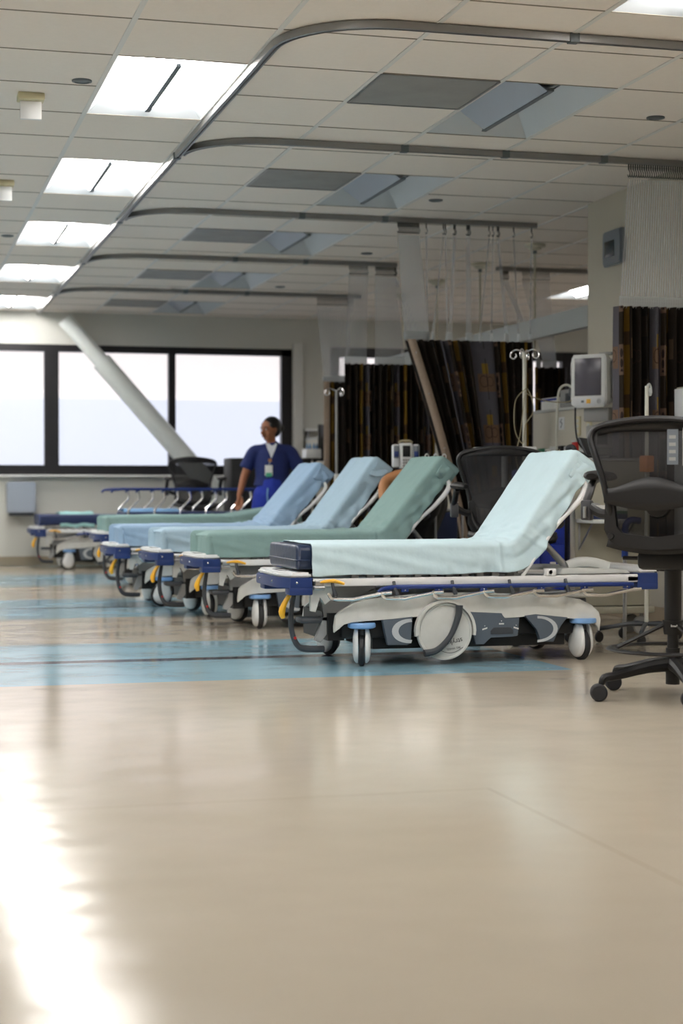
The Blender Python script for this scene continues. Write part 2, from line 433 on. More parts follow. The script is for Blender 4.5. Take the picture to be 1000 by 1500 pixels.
# outside: ground and the pale building opposite
bm = new(); box(bm, -30, 50, WY + .2, 60, -4.2, -4); struct('ground_outside', bm, 'asphalt')
t = thing('office_building', 'pale building outside the windows, pinkish above and bluish white below', 'building', (6, 40, -4))
bm = new(); box(bm, -32, 34, .3, 6, 0, 22); obj('upper_wall', bm, 'facade_pink', t, False)
bm = new(); box(bm, -32, 34, 0, .29, 0, 6.98); obj('lower_wall', bm, 'facade_blue', t, False)
# diagonal brace in front of the glass
t = thing('brace_pipe', 'thick white round brace leaning across the middle window pane', 'pipe', (2.12, 18.62, 2.47))
d = Vector((1.13, 0, -1.28)).normalized()
bm = new(); tube(bm, [d * -.3, d * .3], .085, 28); obj('upper_sleeve', bm, 'brace_white', t)
bm = new(); tube(bm, [d * .30, d * .31, d * 3.25], .11, 28); obj('pipe', bm, 'brace_white', t)
# ceiling lights
def troffer(i, j, lit, idx):
    x0, x1 = XL(i), XL(i + 1); y0, y1 = YL(j), min(YL(j) + 1.22, WY - .02); cx, cy = (x0 + x1) / 2, (y0 + y1) / 2
    hx, hy = (x1 - x0) / 2 - .012, (y1 - y0) / 2 - .004
    return cx, cy, hx, hy
def make_troffer(i, j, lit, label, group):
    cx, cy, hx, hy = troffer(i, j, lit, 0)
    t = thing('ceiling_light', label, 'ceiling light', (cx, cy, H), 0, group)
    bm = new()                                      # white reflector pan with sloped sides and ends
    a = [(-hx, -hy, 0), (hx, -hy, 0), (hx, hy, 0), (-hx, hy, 0)]; b_ = [(-.16, -hy + .2, .115), (.16, -hy + .2, .115), (.16, hy - .2, .115), (-.16, hy - .2, .115)]
    A = [bm.verts.new(p) for p in a]; B = [bm.verts.new(p) for p in b_]
    for k in range(4): bm.faces.new((A[k], A[(k + 1) % 4], B[(k + 1) % 4], B[k]))
    bm.faces.new(B)
    obj('reflector', bm, 'reflector', t, False)
    bm = new(); box(bm, -hx, hx, -hy, hy, .12, .14); obj('housing', bm, 'tee_white', t, False)
    bm = new(); prism(bm, [(-.013, -.004), (.013, -.004), (.008, .012), (-.008, .012)], -hy + .12, hy - .12); obj('spine', bm, 'spine_dark', t, False)
    for s in (-1, 1):
        bm = new(); prism(bm, [(s * .012, .002), (s * .158, .100), (s * .158, .104), (s * .012, .006)], -hy + .15, hy - .15)
        obj('diffuser', bm, 'lamp_on' if lit else 'diffuser_off', t, False)
    return t
words = ['nearest', 'second', 'third', 'fourth', 'fifth']
for i, j, lit in troffers:
    cy = YL(j) + .61
    if i == 0 and j >= 1:
        lab = 'lit ceiling light in the left row, %s from the camera' % words[(j - 1) // 4] if (j - 1) // 4 else 'largest lit ceiling light at the near end of the left row'; g = 'lit lights in the left row'
    elif i == 3 and j >= 1:
        lab = 'unlit ceiling light with a dark spine beyond the grey grille, %s in its row' % words[(j - 1) // 4]; g = 'unlit lights in the middle row'
    elif i == 3 and j == -3: lab = 'lit ceiling light cut off by the top right corner of the photo'; g = 'near ceiling lights'
    elif i == 9: lab = 'lit ceiling light beyond the low wall, right of the hanging rods'; g = 'lights beyond the low wall'
    elif not lit: lab = 'unlit ceiling light behind the viewer'; g = 'ceiling lights outside the picture'
    else: lab = 'lit ceiling light added as fill outside the picture'; g = 'ceiling lights outside the picture'  # lit lights out of view are added to brighten the room
    make_troffer(i, j, lit, lab, g)
# return air grilles
for k in range(5):
    j = 1 + 4 * k; x0, x1, y0, y1 = XL(2) + .012, XL(3) - .012, YL(j) + .004, YL(j + 1) - .004
    cx, cy = (x0 + x1) / 2, (y0 + y1) / 2; hx, hy = (x1 - x0) / 2, (y1 - y0) / 2
    t = thing('return_air_grille', ['largest grey air grille in the ceiling, dusty in its middle', 'second grey air grille in the ceiling, left of the second unlit light', 'third air grille in the ceiling, pale and narrow looking', 'fourth air grille in the ceiling, pale with a dark smudge', 'farthest grey air grille, just before the window wall'][k], 'air grille', (cx, cy, H), 0, 'air grilles in the ceiling')
    bm = new(); box(bm, -hx, hx, -hy, hy, -.006, .0); obj('panel', bm, 'vent_grey', t, False)
    bm = new()
    for a in (-1, 1): box(bm, a * hx - .006, a * hx + .006, -hy, hy, -.009, -.001); box(bm, -hx, hx, a * hy - .006, a * hy + .006, -.009, -.001)
    obj('frame', bm, 'track_metal', t, False)
# round ceiling fittings
base = None
for (x, y, lab) in ((.928, 8.162, 'round recessed fitting in the ceiling left of the nearest lit light'), (3.928, 8.186, 'round dark fitting in the ceiling near the right edge'), (3.613, 10.9, 'round dark fitting in the ceiling right of the second unlit light'),
                    (3.875, 13.498, 'round dark fitting in the ceiling above the hanging curtain strips'), (3.706, 15.936, 'small far round fitting in the ceiling'), (.937, 13.271, 'round fitting in the ceiling at the left edge')):
    if base is None:
        base = thing('sprinkler_cover', lab, 'ceiling fitting', (x, y, H), 0, 'round fittings in the ceiling')
        bm = new(); lathe(bm, [(.048, 0), (.048, -.006), (.036, -.009), (.034, -.004)], 28); obj('ring', bm, 'spine_dark', base)
        bm = new(); lathe(bm, [(0, -.003), (.033, -.004), (.033, -.001)], 24); obj('plate', bm, 'spine_dark', base)
    else: dup(base, (x, y, H), 0, lab)
# hanging exit style sign boxes, seen from behind
for x, y, lab in ((.716, 8.509, 'white sign box hanging under the ceiling at top left'), (.748, 10.935, 'white sign box hanging at the left edge, farther back')):
    t = thing('ceiling_sign', lab, 'sign', (x, y, H), 0, 'sign boxes under the ceiling')
    bm = new(); box(bm, -.065, .065, -.05, .05, -.035, 0, .006); obj('canopy', bm, 'cream', t)
    bm = new(); box(bm, -.052, .052, -.012, .012, -.125, -.036, .003); obj('face', bm, 'white_plastic', t)
# curtain tracks
def track(name, pts, label, couplers=()):
    t = thing(name, label, 'curtain track', (pts[0][0], pts[0][1], H), 0, 'curtain tracks on the ceiling')
    o = Vector((pts[0][0], pts[0][1], 0)); P = [Vector((x, y, 0)) - o for x, y in pts]
    bm = new(); n = len(P); rows = []
    prof = [(-.017, -.004), (-.017, -.036), (-.006, -.038), (-.006, -.03), (.006, -.03), (.006, -.038), (.017, -.036), (.017, -.004)]
    for k in range(n):
        d = (P[min(k + 1, n - 1)] - P[max(k - 1, 0)]).normalized(); s = Vector((-d.y, d.x, 0))
        rows.append([bm.verts.new(P[k] + s * a + Vector((0, 0, z))) for a, z in prof])
    for A, B in zip(rows, rows[1:]):
        for k in range(8): bm.faces.new((A[k], A[(k + 1) % 8], B[(k + 1) % 8], B[k]))
    bm.faces.new(rows[0]); bm.faces.new(rows[-1][::-1])
    obj('rail', bm, 'track_metal', t)
    for cx, cy, r in couplers:
        bm = new(); box(bm, -.022, .022, -.022, .022, -.041, -.001, .003); c = obj('coupler', bm, 'spine_dark', t, loc=(cx - o.x, cy - o.y, 0)); c.rotation_euler.z = r
    return t
def arc(cx, cy, r, a0, a1, n=12): return [(cx + r * math.cos(math.radians(a0 + (a1 - a0) * k / n)), cy + r * math.sin(math.radians(a0 + (a1 - a0) * k / n))) for k in range(n + 1)]
TR = [6.78, 9.22, 11.65, 14.0, 16.4]
track('curtain_track', [(1.655, 18.8)] + [(1.655, y) for y in (16, 13, 10, 8)] + arc(2.105, 7.23, .45, 180, 270) + [(3, 6.78), (4.66, 6.78)], 'long metal curtain track running from the window wall and curving right near the camera',
      [(1.655, 9.75, 0), (1.655, 12.2, 0), (1.655, 14.5, 0), (1.655, 16.9, 0), (2.868, 6.78, 0)])
for y, x1, lab, cp in ((9.22, 4.66, 'curtain track carrying the near right curtain', (2.868, 3.478, 4.09)), (11.65, 4.64, 'curtain track carrying the half open curtain behind the aqua bed', (2.868, 3.478)),
                       (14.0, 4.29, 'curtain track carrying the dark closed curtain', (2.868, 3.478)), (16.4, 4.65, 'farthest curtain track before the window wall', (2.868, 3.478))):
    track('curtain_track', arc(2.125, y + .45, .45, 180, 270) + [(3, y), (x1, y)], lab, [(c, y, 0) for c in cp])
track('curtain_track', [(5.2, 14.0), (8.2, 14.0)], 'curtain track beyond the low wall')
# rods hanging from the ceiling beyond the low wall
base = None
for x, y, lab in ((5.029, 12.664, 'nearest hanging rod, right of the others'), (4.997, 13.855, 'second hanging rod beyond the low wall'), (5.016, 15.089, 'third hanging rod beyond the low wall'), (5.053, 16.287, 'farthest hanging rod beyond the low wall')):
    if base is None:
        base = thing('ceiling_rod', lab, 'hanging rod', (x, y, H), 0, 'rods hanging from the ceiling')
        bm = new(); lathe(bm, [(.02, 0), (.085, 0), (.085, -.018), (.05, -.03), (.05, -.04), (.016, -.05)], 24); obj('canopy', bm, 'iv_cream', base)
        bm = new(); tube(bm, [(0, 0, -.04), (0, 0, -.9)], .009, 10); obj('rod', bm, 'iv_cream', base)
        bm = new(); tube(bm, [(0, 0, -.045), (0, 0, -.075)], .016, 10); obj('collar', bm, 'spine_dark', base)
    else: dup(base, (x, y, H), 0, lab)

# ================================================================ CURTAINS
def curtain(label, Y, plan, tops, zt=1.915, zb=.35, lean=0, hooks_at=None, edge=False, X0=None):
    """plan: (x, dy, u) points at the top; tops: (strip x at the track, strip x at the cloth)"""
    X0 = plan[0][0]
    t = thing('privacy_curtain', label, 'curtain', (X0, Y, zb), 0, 'privacy curtains')
    bm = new(); uvl = bm.loops.layers.uv.new('uv'); nz_ = 16; n = len(plan); rows = []
    xe = plan[-1][0]
    for r in range(nz_ + 1):
        f = r / nz_; z = zt + (zb - zt) * f; row = []
        for k, (x, dy, u) in enumerate(plan):
            s = (xe - x) / (xe - X0)
            lx = x - X0 + lean * (1 - (1 - f) ** 1.3) * s ** 1.2
            w = .004 * noise.noise(Vector((x * 9, z * 3, Y)))
            row.append((bm.verts.new((lx + w, dy * (.75 + .45 * f) + .012 * f * noise.noise(Vector((x * 16, z * 2, Y + 3))), z - zb)), u, z))
        rows.append(row)
    for a, b in zip(rows, rows[1:]):
        for k in range(n - 1):
            q = (a[k], a[k + 1], b[k + 1], b[k]); fc = bm.faces.new([v[0] for v in q])
            for lp, v in zip(fc.loops, q): lp[uvl].uv = (v[1], v[2])
    o = obj('cloth', bm, 'curtain_cloth', t, angle=180)
    s = o.modifiers.new('thickness', 'SOLIDIFY'); s.thickness = .0025
    if edge:
        bm = new(); pr = None
        for r in range(nz_ + 1):
            f = r / nz_; z = zt + (zb - zt) * f; lx = lean * (1 - (1 - f) ** 1.3)
            q = [bm.verts.new((lx - .004, -.035, z - zb)), bm.verts.new((lx + .055, -.05, z - zb))]
            if pr: bm.faces.new((pr[0], pr[1], q[1], q[0]))
            pr = q
        o = obj('turned_edge', bm, 'curtain_edge', t); s = o.modifiers.new('thickness', 'SOLIDIFY'); s.thickness = .003
        bm = new()
        for r in (1, 4, 8, 12):
            f = r / nz_; z = zt + (zb - zt) * f; lx = lean * (1 - (1 - f) ** 1.3); ball(bm, (lx + .025, -.049, z - zb), .007, seg=10)
        obj('snap', bm, 'chrome', t)
    for (xt, xb, dyb) in tops:
        a = Vector((xt - X0, 0, 2.665 - zb)); b = Vector((xb - X0, dyb, 1.965 - zb))
        bm = new(); tube(bm, [(a.x, 0, 2.762 - zb), (a.x, 0, 2.72 - zb)], .005, 6)
        tube(bm, [(a.x, 0, 2.72 - zb), (a.x + .009, 0, 2.70 - zb), (a.x, 0, 2.675 - zb), (a.x - .006, 0, 2.69 - zb)], .0030, 6, smooth=3); obj('hook', bm, 'hook_grey', t)
        w_ = .0058; bm = new(); d = Vector((w_, .25 * w_, 0))
        q = [bm.verts.new(p) for p in (a - d, a + d, b + d, b - d)]; bm.faces.new(q); q2 = [bm.verts.new(v.co + Vector((0, .0012, 0))) for v in q]; bm.faces.new(q2[::-1])
        for k in range(4): bm.faces.new((q[k], q2[k], q2[(k + 1) % 4], q[(k + 1) % 4]))
        obj('clear_strip', bm, 'clear_vinyl', t, False)
        bm = new(); box(bm, b.x - .011, b.x + .011, b.y - .004, b.y + .004, 1.915 - zb, 1.975 - zb, .002); k = obj('clip', bm, 'clear_plastic', t)
        bm = new(); ball(bm, (b.x, b.y - .005, 1.958 - zb), .0028, seg=8); ball(bm, (b.x, b.y - .005, 1.94 - zb), .0028, seg=8); tube(bm, [(b.x, b.y, 1.93 - zb), (b.x + .005, b.y, 1.915 - zb), (b.x, b.y, 1.905 - zb)], .002, 6); obj('snap', bm, 'steel', k)
    return t
def pleats(x0, x1, wl, amp, u0=0, seed=0, step=.006, dens=1.0):
    rnd = random.Random(seed); out = []; n = max(2, int((x1 - x0) / step)); ph = rnd.random() * 6; u = u0; px = pd = None
    for k in range(n + 1):
        x = x0 + (x1 - x0) * k / n; ph += 2 * PI * (x1 - x0) / n / (wl * (1 + .45 * noise.noise(Vector((x * 11, seed, 0)))))
        dy = amp * (math.sin(ph) + .35 * math.sin(ph * .5 + 1))
        if px is not None: u += math.hypot(x - px, dy - pd) * dens
        px, pd = x, dy; out.append((x, dy, u))
    return out
# nearest one at the right edge
p = pleats(4.173, 4.66, .056, .045, .13, 3, .004)
tops = [(4.252 + .0143 * k, 4.205 + .0155 * k, 0) for k in range(29)]
curtain('brown and gold patterned curtain gathered at the right edge behind the mesh chair', 9.22, p, tops)
# half open one behind the aqua bed, its left edge pulled to the right
a = pleats(3.64, 4.11, .070, .045, .25, 8, .005); u1 = math.ceil(a[-1][2] / .92) * .92
fl = [(4.118 + .185 * k / 12, .01 * math.sin(k * .5), u1 + .2 * k / 12) for k in range(13)]
bq = pleats(4.31, 4.615, .055, .03, u1 + .2, 4, .005)
tops = [(3.579 + .011 * k, 3.63 + .0125 * k, 0) for k in range(15)] + [(3.79, 3.80, 0), (3.92, 3.84, 0), (3.935, 3.95, 0), (4.0, 3.965, 0), (4.01, 3.98, 0), (4.10, 4.10, 0), (4.11, 4.115, 0), (4.12, 4.13, 0), (4.27, 4.20, 0), (4.30, 4.29, 0), (4.335, 4.40, 0), (4.345, 4.415, 0), (4.46, 4.50, 0), (4.60, 4.59, 0)]
curtain('brown, grey and gold curtain half drawn behind the aqua bed, left edge pulled aside', 11.65, a + fl + bq, tops, lean=.42, edge=True)
tops = [(3.867 + .0155 * k, 3.83 + .018 * k, 0) for k in range(11)] + [(4.10 + .012 * k, 4.10 + .018 * k, 0) for k in range(15)] + [(4.272, 4.42, 0), (4.276, 4.5, 0), (4.28, 4.58, 0)]
curtain('dark brown patterned curtain closed between the sky blue bed and the pump', 14.0, pleats(3.812, 4.64, .055, .045, .3, 5, .005), tops)
tops = [(4.198 + .019 * k, 4.262 + .012 * k, 0) for k in range(20)]
curtain('narrow gathered brown curtain farthest back, near the window wall', 16.4, pleats(4.254, 4.52, .05, .03, .1, 6, .005), tops, edge=True)
tops = [(5.26 + .012 * k, 5.58 + .008 * k, 0) for k in range(5)] + [(5.45 + .02 * k, 5.64 + .01 * k, 0) for k in range(13)]
curtain('gold brown curtain hanging beyond the low wall by the right window', 14.0, pleats(5.56, 5.86, .07, .03, .33, 9, .006), tops)
# ================================================================ STRETCHERS
def litter_path(x0, hx, z0, ang, Lb, r=.10, step=.012, foot_tuck=False, head_tuck=False, th=.13):
    """points (x, z, nx, nz, s) along the top of the mattress"""
    out = []; a = math.radians(ang); t = r * math.tan(a / 2)
    if foot_tuck:
        rr = .035
        for k in range(5): out.append((x0, z0 - th + (th - rr) * k / 5, -1, 0))
        for k in range(7):
            b = PI - PI / 2 * k / 6; out.append((x0 + rr + rr * math.cos(b), z0 - rr + rr * math.sin(b), math.cos(b), math.sin(b)))
        xs = x0 + rr
    else: xs = x0
    n = int((hx - t - xs) / step)
    for k in range(n): out.append((xs + (hx - t - xs) * k / n, z0, 0, 1))
    n = max(1, int(a * r / step))
    for k in range(n):
        b = a * k / n; out.append((hx - t + r * math.sin(b), z0 + r * (1 - math.cos(b)), -math.sin(b), math.cos(b)))
    ex, ez = hx - t + r * math.sin(a), z0 + r * (1 - math.cos(a)); L = Lb - t; dx, dz = math.cos(a), math.sin(a)
    rr = .035 if head_tuck else 0; n = int((L - rr) / step)
    for k in range(n + 1): out.append((ex + dx * (L - rr) * k / n, ez + dz * (L - rr) * k / n, -dz, dx))
    if head_tuck:
        cx, cz = ex + dx * (L - rr) + dz * rr, ez + dz * (L - rr) - dx * rr
        for k in range(1, 8):
            b = a + PI / 2 - PI / 2 * k / 7 * 1.0; out.append((cx + rr * math.cos(b), cz + rr * math.sin(b), math.cos(b), math.sin(b)))
        px, pz = out[-1][0], out[-1][1]
        for k in range(1, 7): out.append((px + dz * .02 * k, pz - dx * .02 * k, dx, dz))
    res = []; s = 0
    for k, q in enumerate(out):
        if k: s += math.hypot(q[0] - out[k - 1][0], q[1] - out[k - 1][1])
        res.append(q + (s,))
    return res
def slab(bm, path, y0, y1, th, rc=.03):
    """closed mattress body under a litter path"""
    sec = []
    for (cy, cd, a0) in ((y0 + rc, -th + rc, 180), (y0 + rc, -rc, 90), (y1 - rc, -rc, 0), (y1 - rc, -th + rc, -90)):
        for k in range(5):
            a = math.radians(a0 + 90 - 90 * k / 4); sec.append((cy + rc * math.cos(a), cd + rc * math.sin(a)))
    rows = []
    for x, z, nx, nz, s in path: rows.append([bm.verts.new((x + nx * d, y, z + nz * d)) for y, d in sec])
    n = len(sec)
    for A, B in zip(rows, rows[1:]):
        for k in range(n): bm.faces.new((A[k], A[(k + 1) % n], B[(k + 1) % n], B[k]))
    bm.faces.new(rows[0]); bm.faces.new(rows[-1][::-1])
def sheet_mesh(path, y0, y1, th, seed, drop_near, drop_far, hinge_s, ang, tuck0, tuck1, amp=1.0):
    bm = new(); rc = .028; sec = []                       # (y, d, side)
    nd = 12
    for k in range(nd): sec.append((y0, -th - .0 + (th - rc) * k / nd, -1, 1 - k / nd))
    for k in range(6):
        a = PI - PI / 2 * k / 5; sec.append((y0 + rc + rc * math.cos(a), -rc + rc * math.sin(a), -1, 0))
    nt = 26
    for k in range(1, nt): sec.append((y0 + rc + (y1 - y0 - 2 * rc) * k / nt, 0, 0, 0))
    for k in range(6):
        a = PI / 2 - PI / 2 * k / 5; sec.append((y1 - rc + rc * math.cos(a), -rc + rc * math.sin(a), 1, 0))
    for k in range(1, nd + 1): sec.append((y1, -rc - (th - rc) * k / nd, 1, k / nd))
    S_ = path[-1][4]; rows = []
    for x, z, nx, nz, s in path:
        row = []; hz = math.exp(-((s - hinge_s) / .10) ** 2) * min(1, ang / 40)
        back = 1 / (1 + math.exp(-(s - hinge_s - .08) * 30)) * min(1, ang / 40)
        e0 = max(0, 1 - max(0, s - .125) / .17) if tuck0 else 0; e1 = max(0, 1 - (S_ - s) / .24) if tuck1 else 0
        for y, d, sd, dep in sec:
            v = (y - y0) / (y1 - y0)
            w = .007 * noise.noise(Vector((s * 5, v * 3, seed)))
            w += .010 * max(0, noise.noise(Vector((s * 11 + v * 6, v * 9 - s * 3, seed + 5)))) ** 1.5 * amp
            w += hz * .026 * (noise.noise(Vector((s * 42 + 2 * v, v * 5, seed + 9))) + .35)
            hem = 0; shear = 0
            if sd:
                f = abs(d) / th
                drop = drop_near if sd < 0 else drop_far
                d2 = d * (1 + (drop / th - 1 - .12 * back + .07 * noise.noise(Vector((s * 4, seed, 2)))) * dep)
                fold = math.sin(s * 58 + 5 * noise.noise(Vector((s * 4, 1, seed))) + dep * 1.5)
                w += dep * (.007 + .014 * back + .016 * hz) * (.5 * fold + noise.noise(Vector((s * 12, dep * 2, seed + 3)))) * amp + .014 * dep * (1 - e0)
                w = max(w, -.004)
                w += .014 * (1 - abs(dep - .5) * 2) * noise.noise(Vector((s * 7 - dep * 3, 4, seed)))
                # ends pulled in and tucked under
                d2 *= 1 - .0 * e0; yy = y + sd * w - sd * (e0 ** 2) * .045 * (.3 + dep) - sd * (e1 ** 2) * .03 * dep
                px, pz = x + nx * d2, z + nz * d2
            else:
                w = max(w, -.002)
                px, pz, yy = x + nx * w, z + nz * w, y
                ed = min(v, 1 - v); rnd = max(0, 1 - ed / .22) ** 2
                k = .045 * (e0 ** 2 + e1 ** 2) * rnd + .034 * e0 ** 2; px -= nx * k; pz -= nz * k
            row.append(bm.verts.new((px, yy, pz)))
        rows.append(row)
    n = len(sec)
    for A, B in zip(rows, rows[1:]):
        for k in range(n - 1): bm.faces.new((A[k], A[k + 1], B[k + 1], B[k]))
    return bm
BW = .64                      # litter depth across
def caster_obj(t, x, y, rz, stub=False):
    """swivel castor: blue cap, white teardrop fairings, dark tyre"""
    bm = new(); lathe(bm, [(.0, .207), (.062, .207), (.066, .2), (.066, .186), (.055, .18), (0, .18)], 28); c = obj('caster', bm, 'light_blue_cap', t, loc=(x, y, 0), rotz=rz, label='light blue caster cap over a white faired wheel')
    r = .078
    bm = new(); lathe(bm, [(.05, -.014), (r - .008, -.014), (r, -.008), (r, .008), (r - .008, .014), (.05, .014)], 36, (-.02, 0, r), 'Y'); obj('tyre', bm, 'rubber', c)
    for s in (-1, 1):
        bm = new(); n = 26; P = []
        for k in range(n):
            a = 2 * PI * k / n; px, pz = -.02 + .066 * math.cos(a), r + .064 * math.sin(a)
            if math.sin(a) > 0: pz = r + (.185 - r) * math.sin(a) ** .8; px = -.02 + (.066 * math.cos(a)) * (1 - .25 * math.sin(a)) + .018 * math.sin(a)
            P.append((px, pz))
        rings = [[bm.verts.new((px, s * .017, pz)) for px, pz in P]]
        for q, (f, yy) in enumerate(((1, .026), (.86, .036), (.5, .042))):
            rings.append([bm.verts.new((-.015 + (px + .015) * f, s * yy, .095 + (pz - .095) * f)) for px, pz in P])
        for A, B in zip(rings, rings[1:]):
            for k in range(n): bm.faces.new((A[k], A[(k + 1) % n], B[(k + 1) % n], B[k]))
        bm.faces.new(rings[-1]); bm.faces.new(rings[0][::-1])
        obj('fairing', bm, 'white_plastic', c, angle=60)
    bm = new(); tube(bm, [(0, 0, .15), (0, 0, .30)], .016, 12); obj('stem', bm, 'dark_grey', c)
    return c
OUT = [(.212, .164), (.211, .193), (.219, .244), (.239, .263), (.305, .3), (.345, .312), (.425, .324), (.581, .338), (.75, .343), (.923, .341), (1.203, .328), (1.37, .315), (1.45, .300), (1.51, .272), (1.55, .235), (1.56, .2), (1.553, .144)]
INN = [(1.531, .184), (1.47, .206), (1.363, .210), (1.28, .222), (1.217, .231), (1.133, .219), (1.056, .214), (1.045, .241), (.882, .25), (.591, .23), (.442, .22), (.30, .216), (.255, .205), (.232, .18)]
def make_stretcher(label, ang, loc, rotz=0, rails='down', dz=0, Lb=.60, pad=True, casters=(0, 0, 0, 0), wheel=True, bare=True):
    t = thing('hospital_stretcher', label, 'hospital bed', loc, rotz, 'stretchers parked along the ward')
    W = BW
    # base: white cover, grey skirts, black chassis
    bm = new(); prism(bm, OUT + INN, .0, .03, .004)
    s = len(bm.verts); prism(bm, OUT + INN, W - .03, W, .004)
    box(bm, .50, 1.50, .03, W - .03, .30, .325, .01)
    obj('base_cover', bm, 'scuffed_white', t, angle=40)
    bm = new(); box(bm, .26, 1.50, .05, W - .05, .13, .225, .01); box(bm, .42, 1.40, .08, W - .08, .075, .16); box(bm, .2, .28, .08, W - .08, .12, .25)
    obj('chassis', bm, 'black_metal', t)
    for y0, y1 in ((-.006, .028), (W - .028, W + .006)):
        bm = new(); prism(bm, [(.446, .219), (.593, .232), (.584, .107), (.567, .098), (.472, .1), (.459, .155)], y0, y1, .003); k = obj('skirt_panel', bm, 'skirt_grey', t)
        yy = y0 - .001 if y0 < .1 else y1 + .001
        bm = new(); cres = [(.585 - .0 - .095 * math.sin(a) ** .9 if True else 0, .165 + .058 * math.cos(a)) for a in [PI * q / 14 for q in range(15)]]
        inn = [(.590 - .068 * math.sin(a), .165 + .043 * math.cos(a)) for a in [PI * (14 - q) / 14 for q in range(15)]]
        prism(bm, cres + inn, min(yy, yy + .002) - .001, max(yy, yy + .002)); obj('crescent', bm, 'crescent_grey', k)
        bm = new(); prism(bm, [(.875, .250), (1.042, .240), (1.056, .213), (1.133, .218), (1.125, .13), (1.10, .127), (.985, .127), (.951, .092), (.91, .093), (.889, .172)], y0, y1, .003); k = obj('skirt_panel', bm, 'skirt_grey', t)
        bm = new(); prism(bm, [(.985, .158), (1.00, .172), (1.085, .172), (1.10, .158), (1.10, .140), (.985, .140)], y0 - .004, y0 + .006, .002); obj('grip', bm, 'dark_grey', k)
        bm = new()
        for x, z, q in ((.955, .168, .4), (1.04, .19, 0), (1.115, .168, -.4)):
            for m_ in range(5): box(bm, x - .012 + m_ * .0052, x - .0085 + m_ * .0052, y0 - .0015, y0, z - .004 + q * (m_ - 2) * .004, z + .003 + q * (m_ - 2) * .004)
            ball(bm, (x, y0 - .001, z + .013), .0025, seg=6)
        obj('markings', bm, 'label_white', k, False)
        bm = new(); prism(bm, [(1.160, .226), (1.217, .232), (1.384, .213), (1.345, .176), (1.309, .096), (1.242, .098), (1.225, .160)], y0, y1, .003); k = obj('skirt_panel', bm, 'skirt_grey', t)
        bm = new(); o_ = [(1.225 + .105 * math.sin(a), .160 + .064 * math.cos(a)) for a in [PI * q / 12 for q in range(13)]]; i_ = [(1.225 + .083 * math.sin(a), .160 + .052 * math.cos(a)) for a in [PI * (12 - q) / 12 for q in range(13)]]
        prism(bm, o_ + i_, min(yy, yy + .002) - .001, max(yy, yy + .002)); obj('crescent', bm, 'crescent_grey', k)
    # centre wheel with its white hood and the brake bar
    for s, yc in (((-1), .0), (1, W)) if wheel else ():
        bm = new(); r = .137; cx, cz = .752, .16; y = yc + s * .012
        lathe(bm, [(0, 0), (r - .014, 0), (r - .01, .004), (r - .002, .004), (r, -.002), (r, -.02), (0, -.02)], 48, (cx, y, cz), 'Y') if s < 0 else lathe(bm, [(0, .02), (r, .02), (r, .002), (r - .002, -.004), (r - .01, -.004), (r - .014, 0), (0, 0)], 48, (cx, y, cz), 'Y')
        k = obj('centre_wheel', bm, 'scuffed_white', t)
        bm = new(); n = 22; o_ = [(cx + .152 * math.cos(a), cz + .152 * math.sin(a)) for a in [math.radians(-8 + 196 * q / n) for q in range(n + 1)]]; i_ = [(cx + .139 * math.cos(a), cz + .139 * math.sin(a)) for a in [math.radians(188 - 196 * q / n) for q in range(n + 1)]]
        prism(bm, o_ + i_, min(yc, yc + s * .03), max(yc, yc + s * .03), .003); obj('wheel_hood', bm, 'scuffed_white', t)
        bm = new(); yb = yc + s * .035
        tube(bm, [(cx + .065, yb, cz + .125), (cx + .058, yb, cz + .07), (cx + .02, yb - 0, cz - .02), (cx - .045, yb, cz - .085), (cx - .11, yb, cz - .10)], .016, 10, 5, radii=[.022, .019, .016, .019, .022], flat=.8)
        obj('brake_bar', bm, 'dark_grey', t)
        if s < 0 and Lb > .5 and pad:
            mt = Matrix.Translation((cx + .040, y - .0012, cz - .052)) @ Matrix.Rotation(math.radians(168), 4, 'Y') @ Matrix.Rotation(PI / 2, 4, 'X')
            text('stryker', .034, 'ink', k, mt, .0004)
            mt = Matrix.Translation((cx + .042, y - .0012, cz - .082)) @ Matrix.Rotation(math.radians(172), 4, 'Y') @ Matrix.Rotation(PI / 2, 4, 'X')
            text('BIG WHEEL', .014, 'ink', k, mt, .0004)
            bm = new(); tube(bm, [(cx - .03, y - .001, cz - .088), (cx + .01, y - .001, cz - .102), (cx + .05, y - .001, cz - .1), (cx + .09, y - .001, cz - .078)], .0012, 5, 4); obj('mark', bm, 'ink', k)
    for (x, y), a in zip(((.352, .03), (.352, W - .03), (1.477, .03), (1.477, W - .03)), casters): caster_obj(t, x, y, a)
    # oxygen tank holder and lift columns
    bm = new(); tube(bm, [(1.08, .10, .285), (1.10, .10, .285), (1.50, .10, .30)], .043, 20, radii=[.03, .043, .043]); obj('tank_holder', bm, 'off_white', t)
    zl = .43 + dz
    for x in (.42, 1.30):
        bm = new(); box(bm, x - .07, x + .07, W / 2 - .07, W / 2 + .07, .3, zl - .06, .012); obj('lift_column', bm, 'steel', t)
    # frame
    bm = new()
    for y0, y1 in ((0, .028), (W - .028, W)): box(bm, .10, 1.76, y0, y1, zl - .048, zl - .012, .004)
    box(bm, .10, .16, 0, W, zl - .05, zl - .02, .004); box(bm, 1.70, 1.76, 0, W, zl - .05, zl - .02, .004)
    for x in (.5, .8, 1.1, 1.4): box(bm, x, x + .04, .02, W - .02, zl - .045, zl - .02)
    obj('frame', bm, 'white_plastic', t)
    bm = new(); prism(bm, [(.10, zl - .05), (.22, zl - .05), (.20, zl - .115), (.175, zl - .135), (.16, zl - .12), (.15, zl - .09), (.13, zl - .17), (.105, zl - .165)], .03, .06, .003); obj('corner_bracket', bm, 'off_white', t)
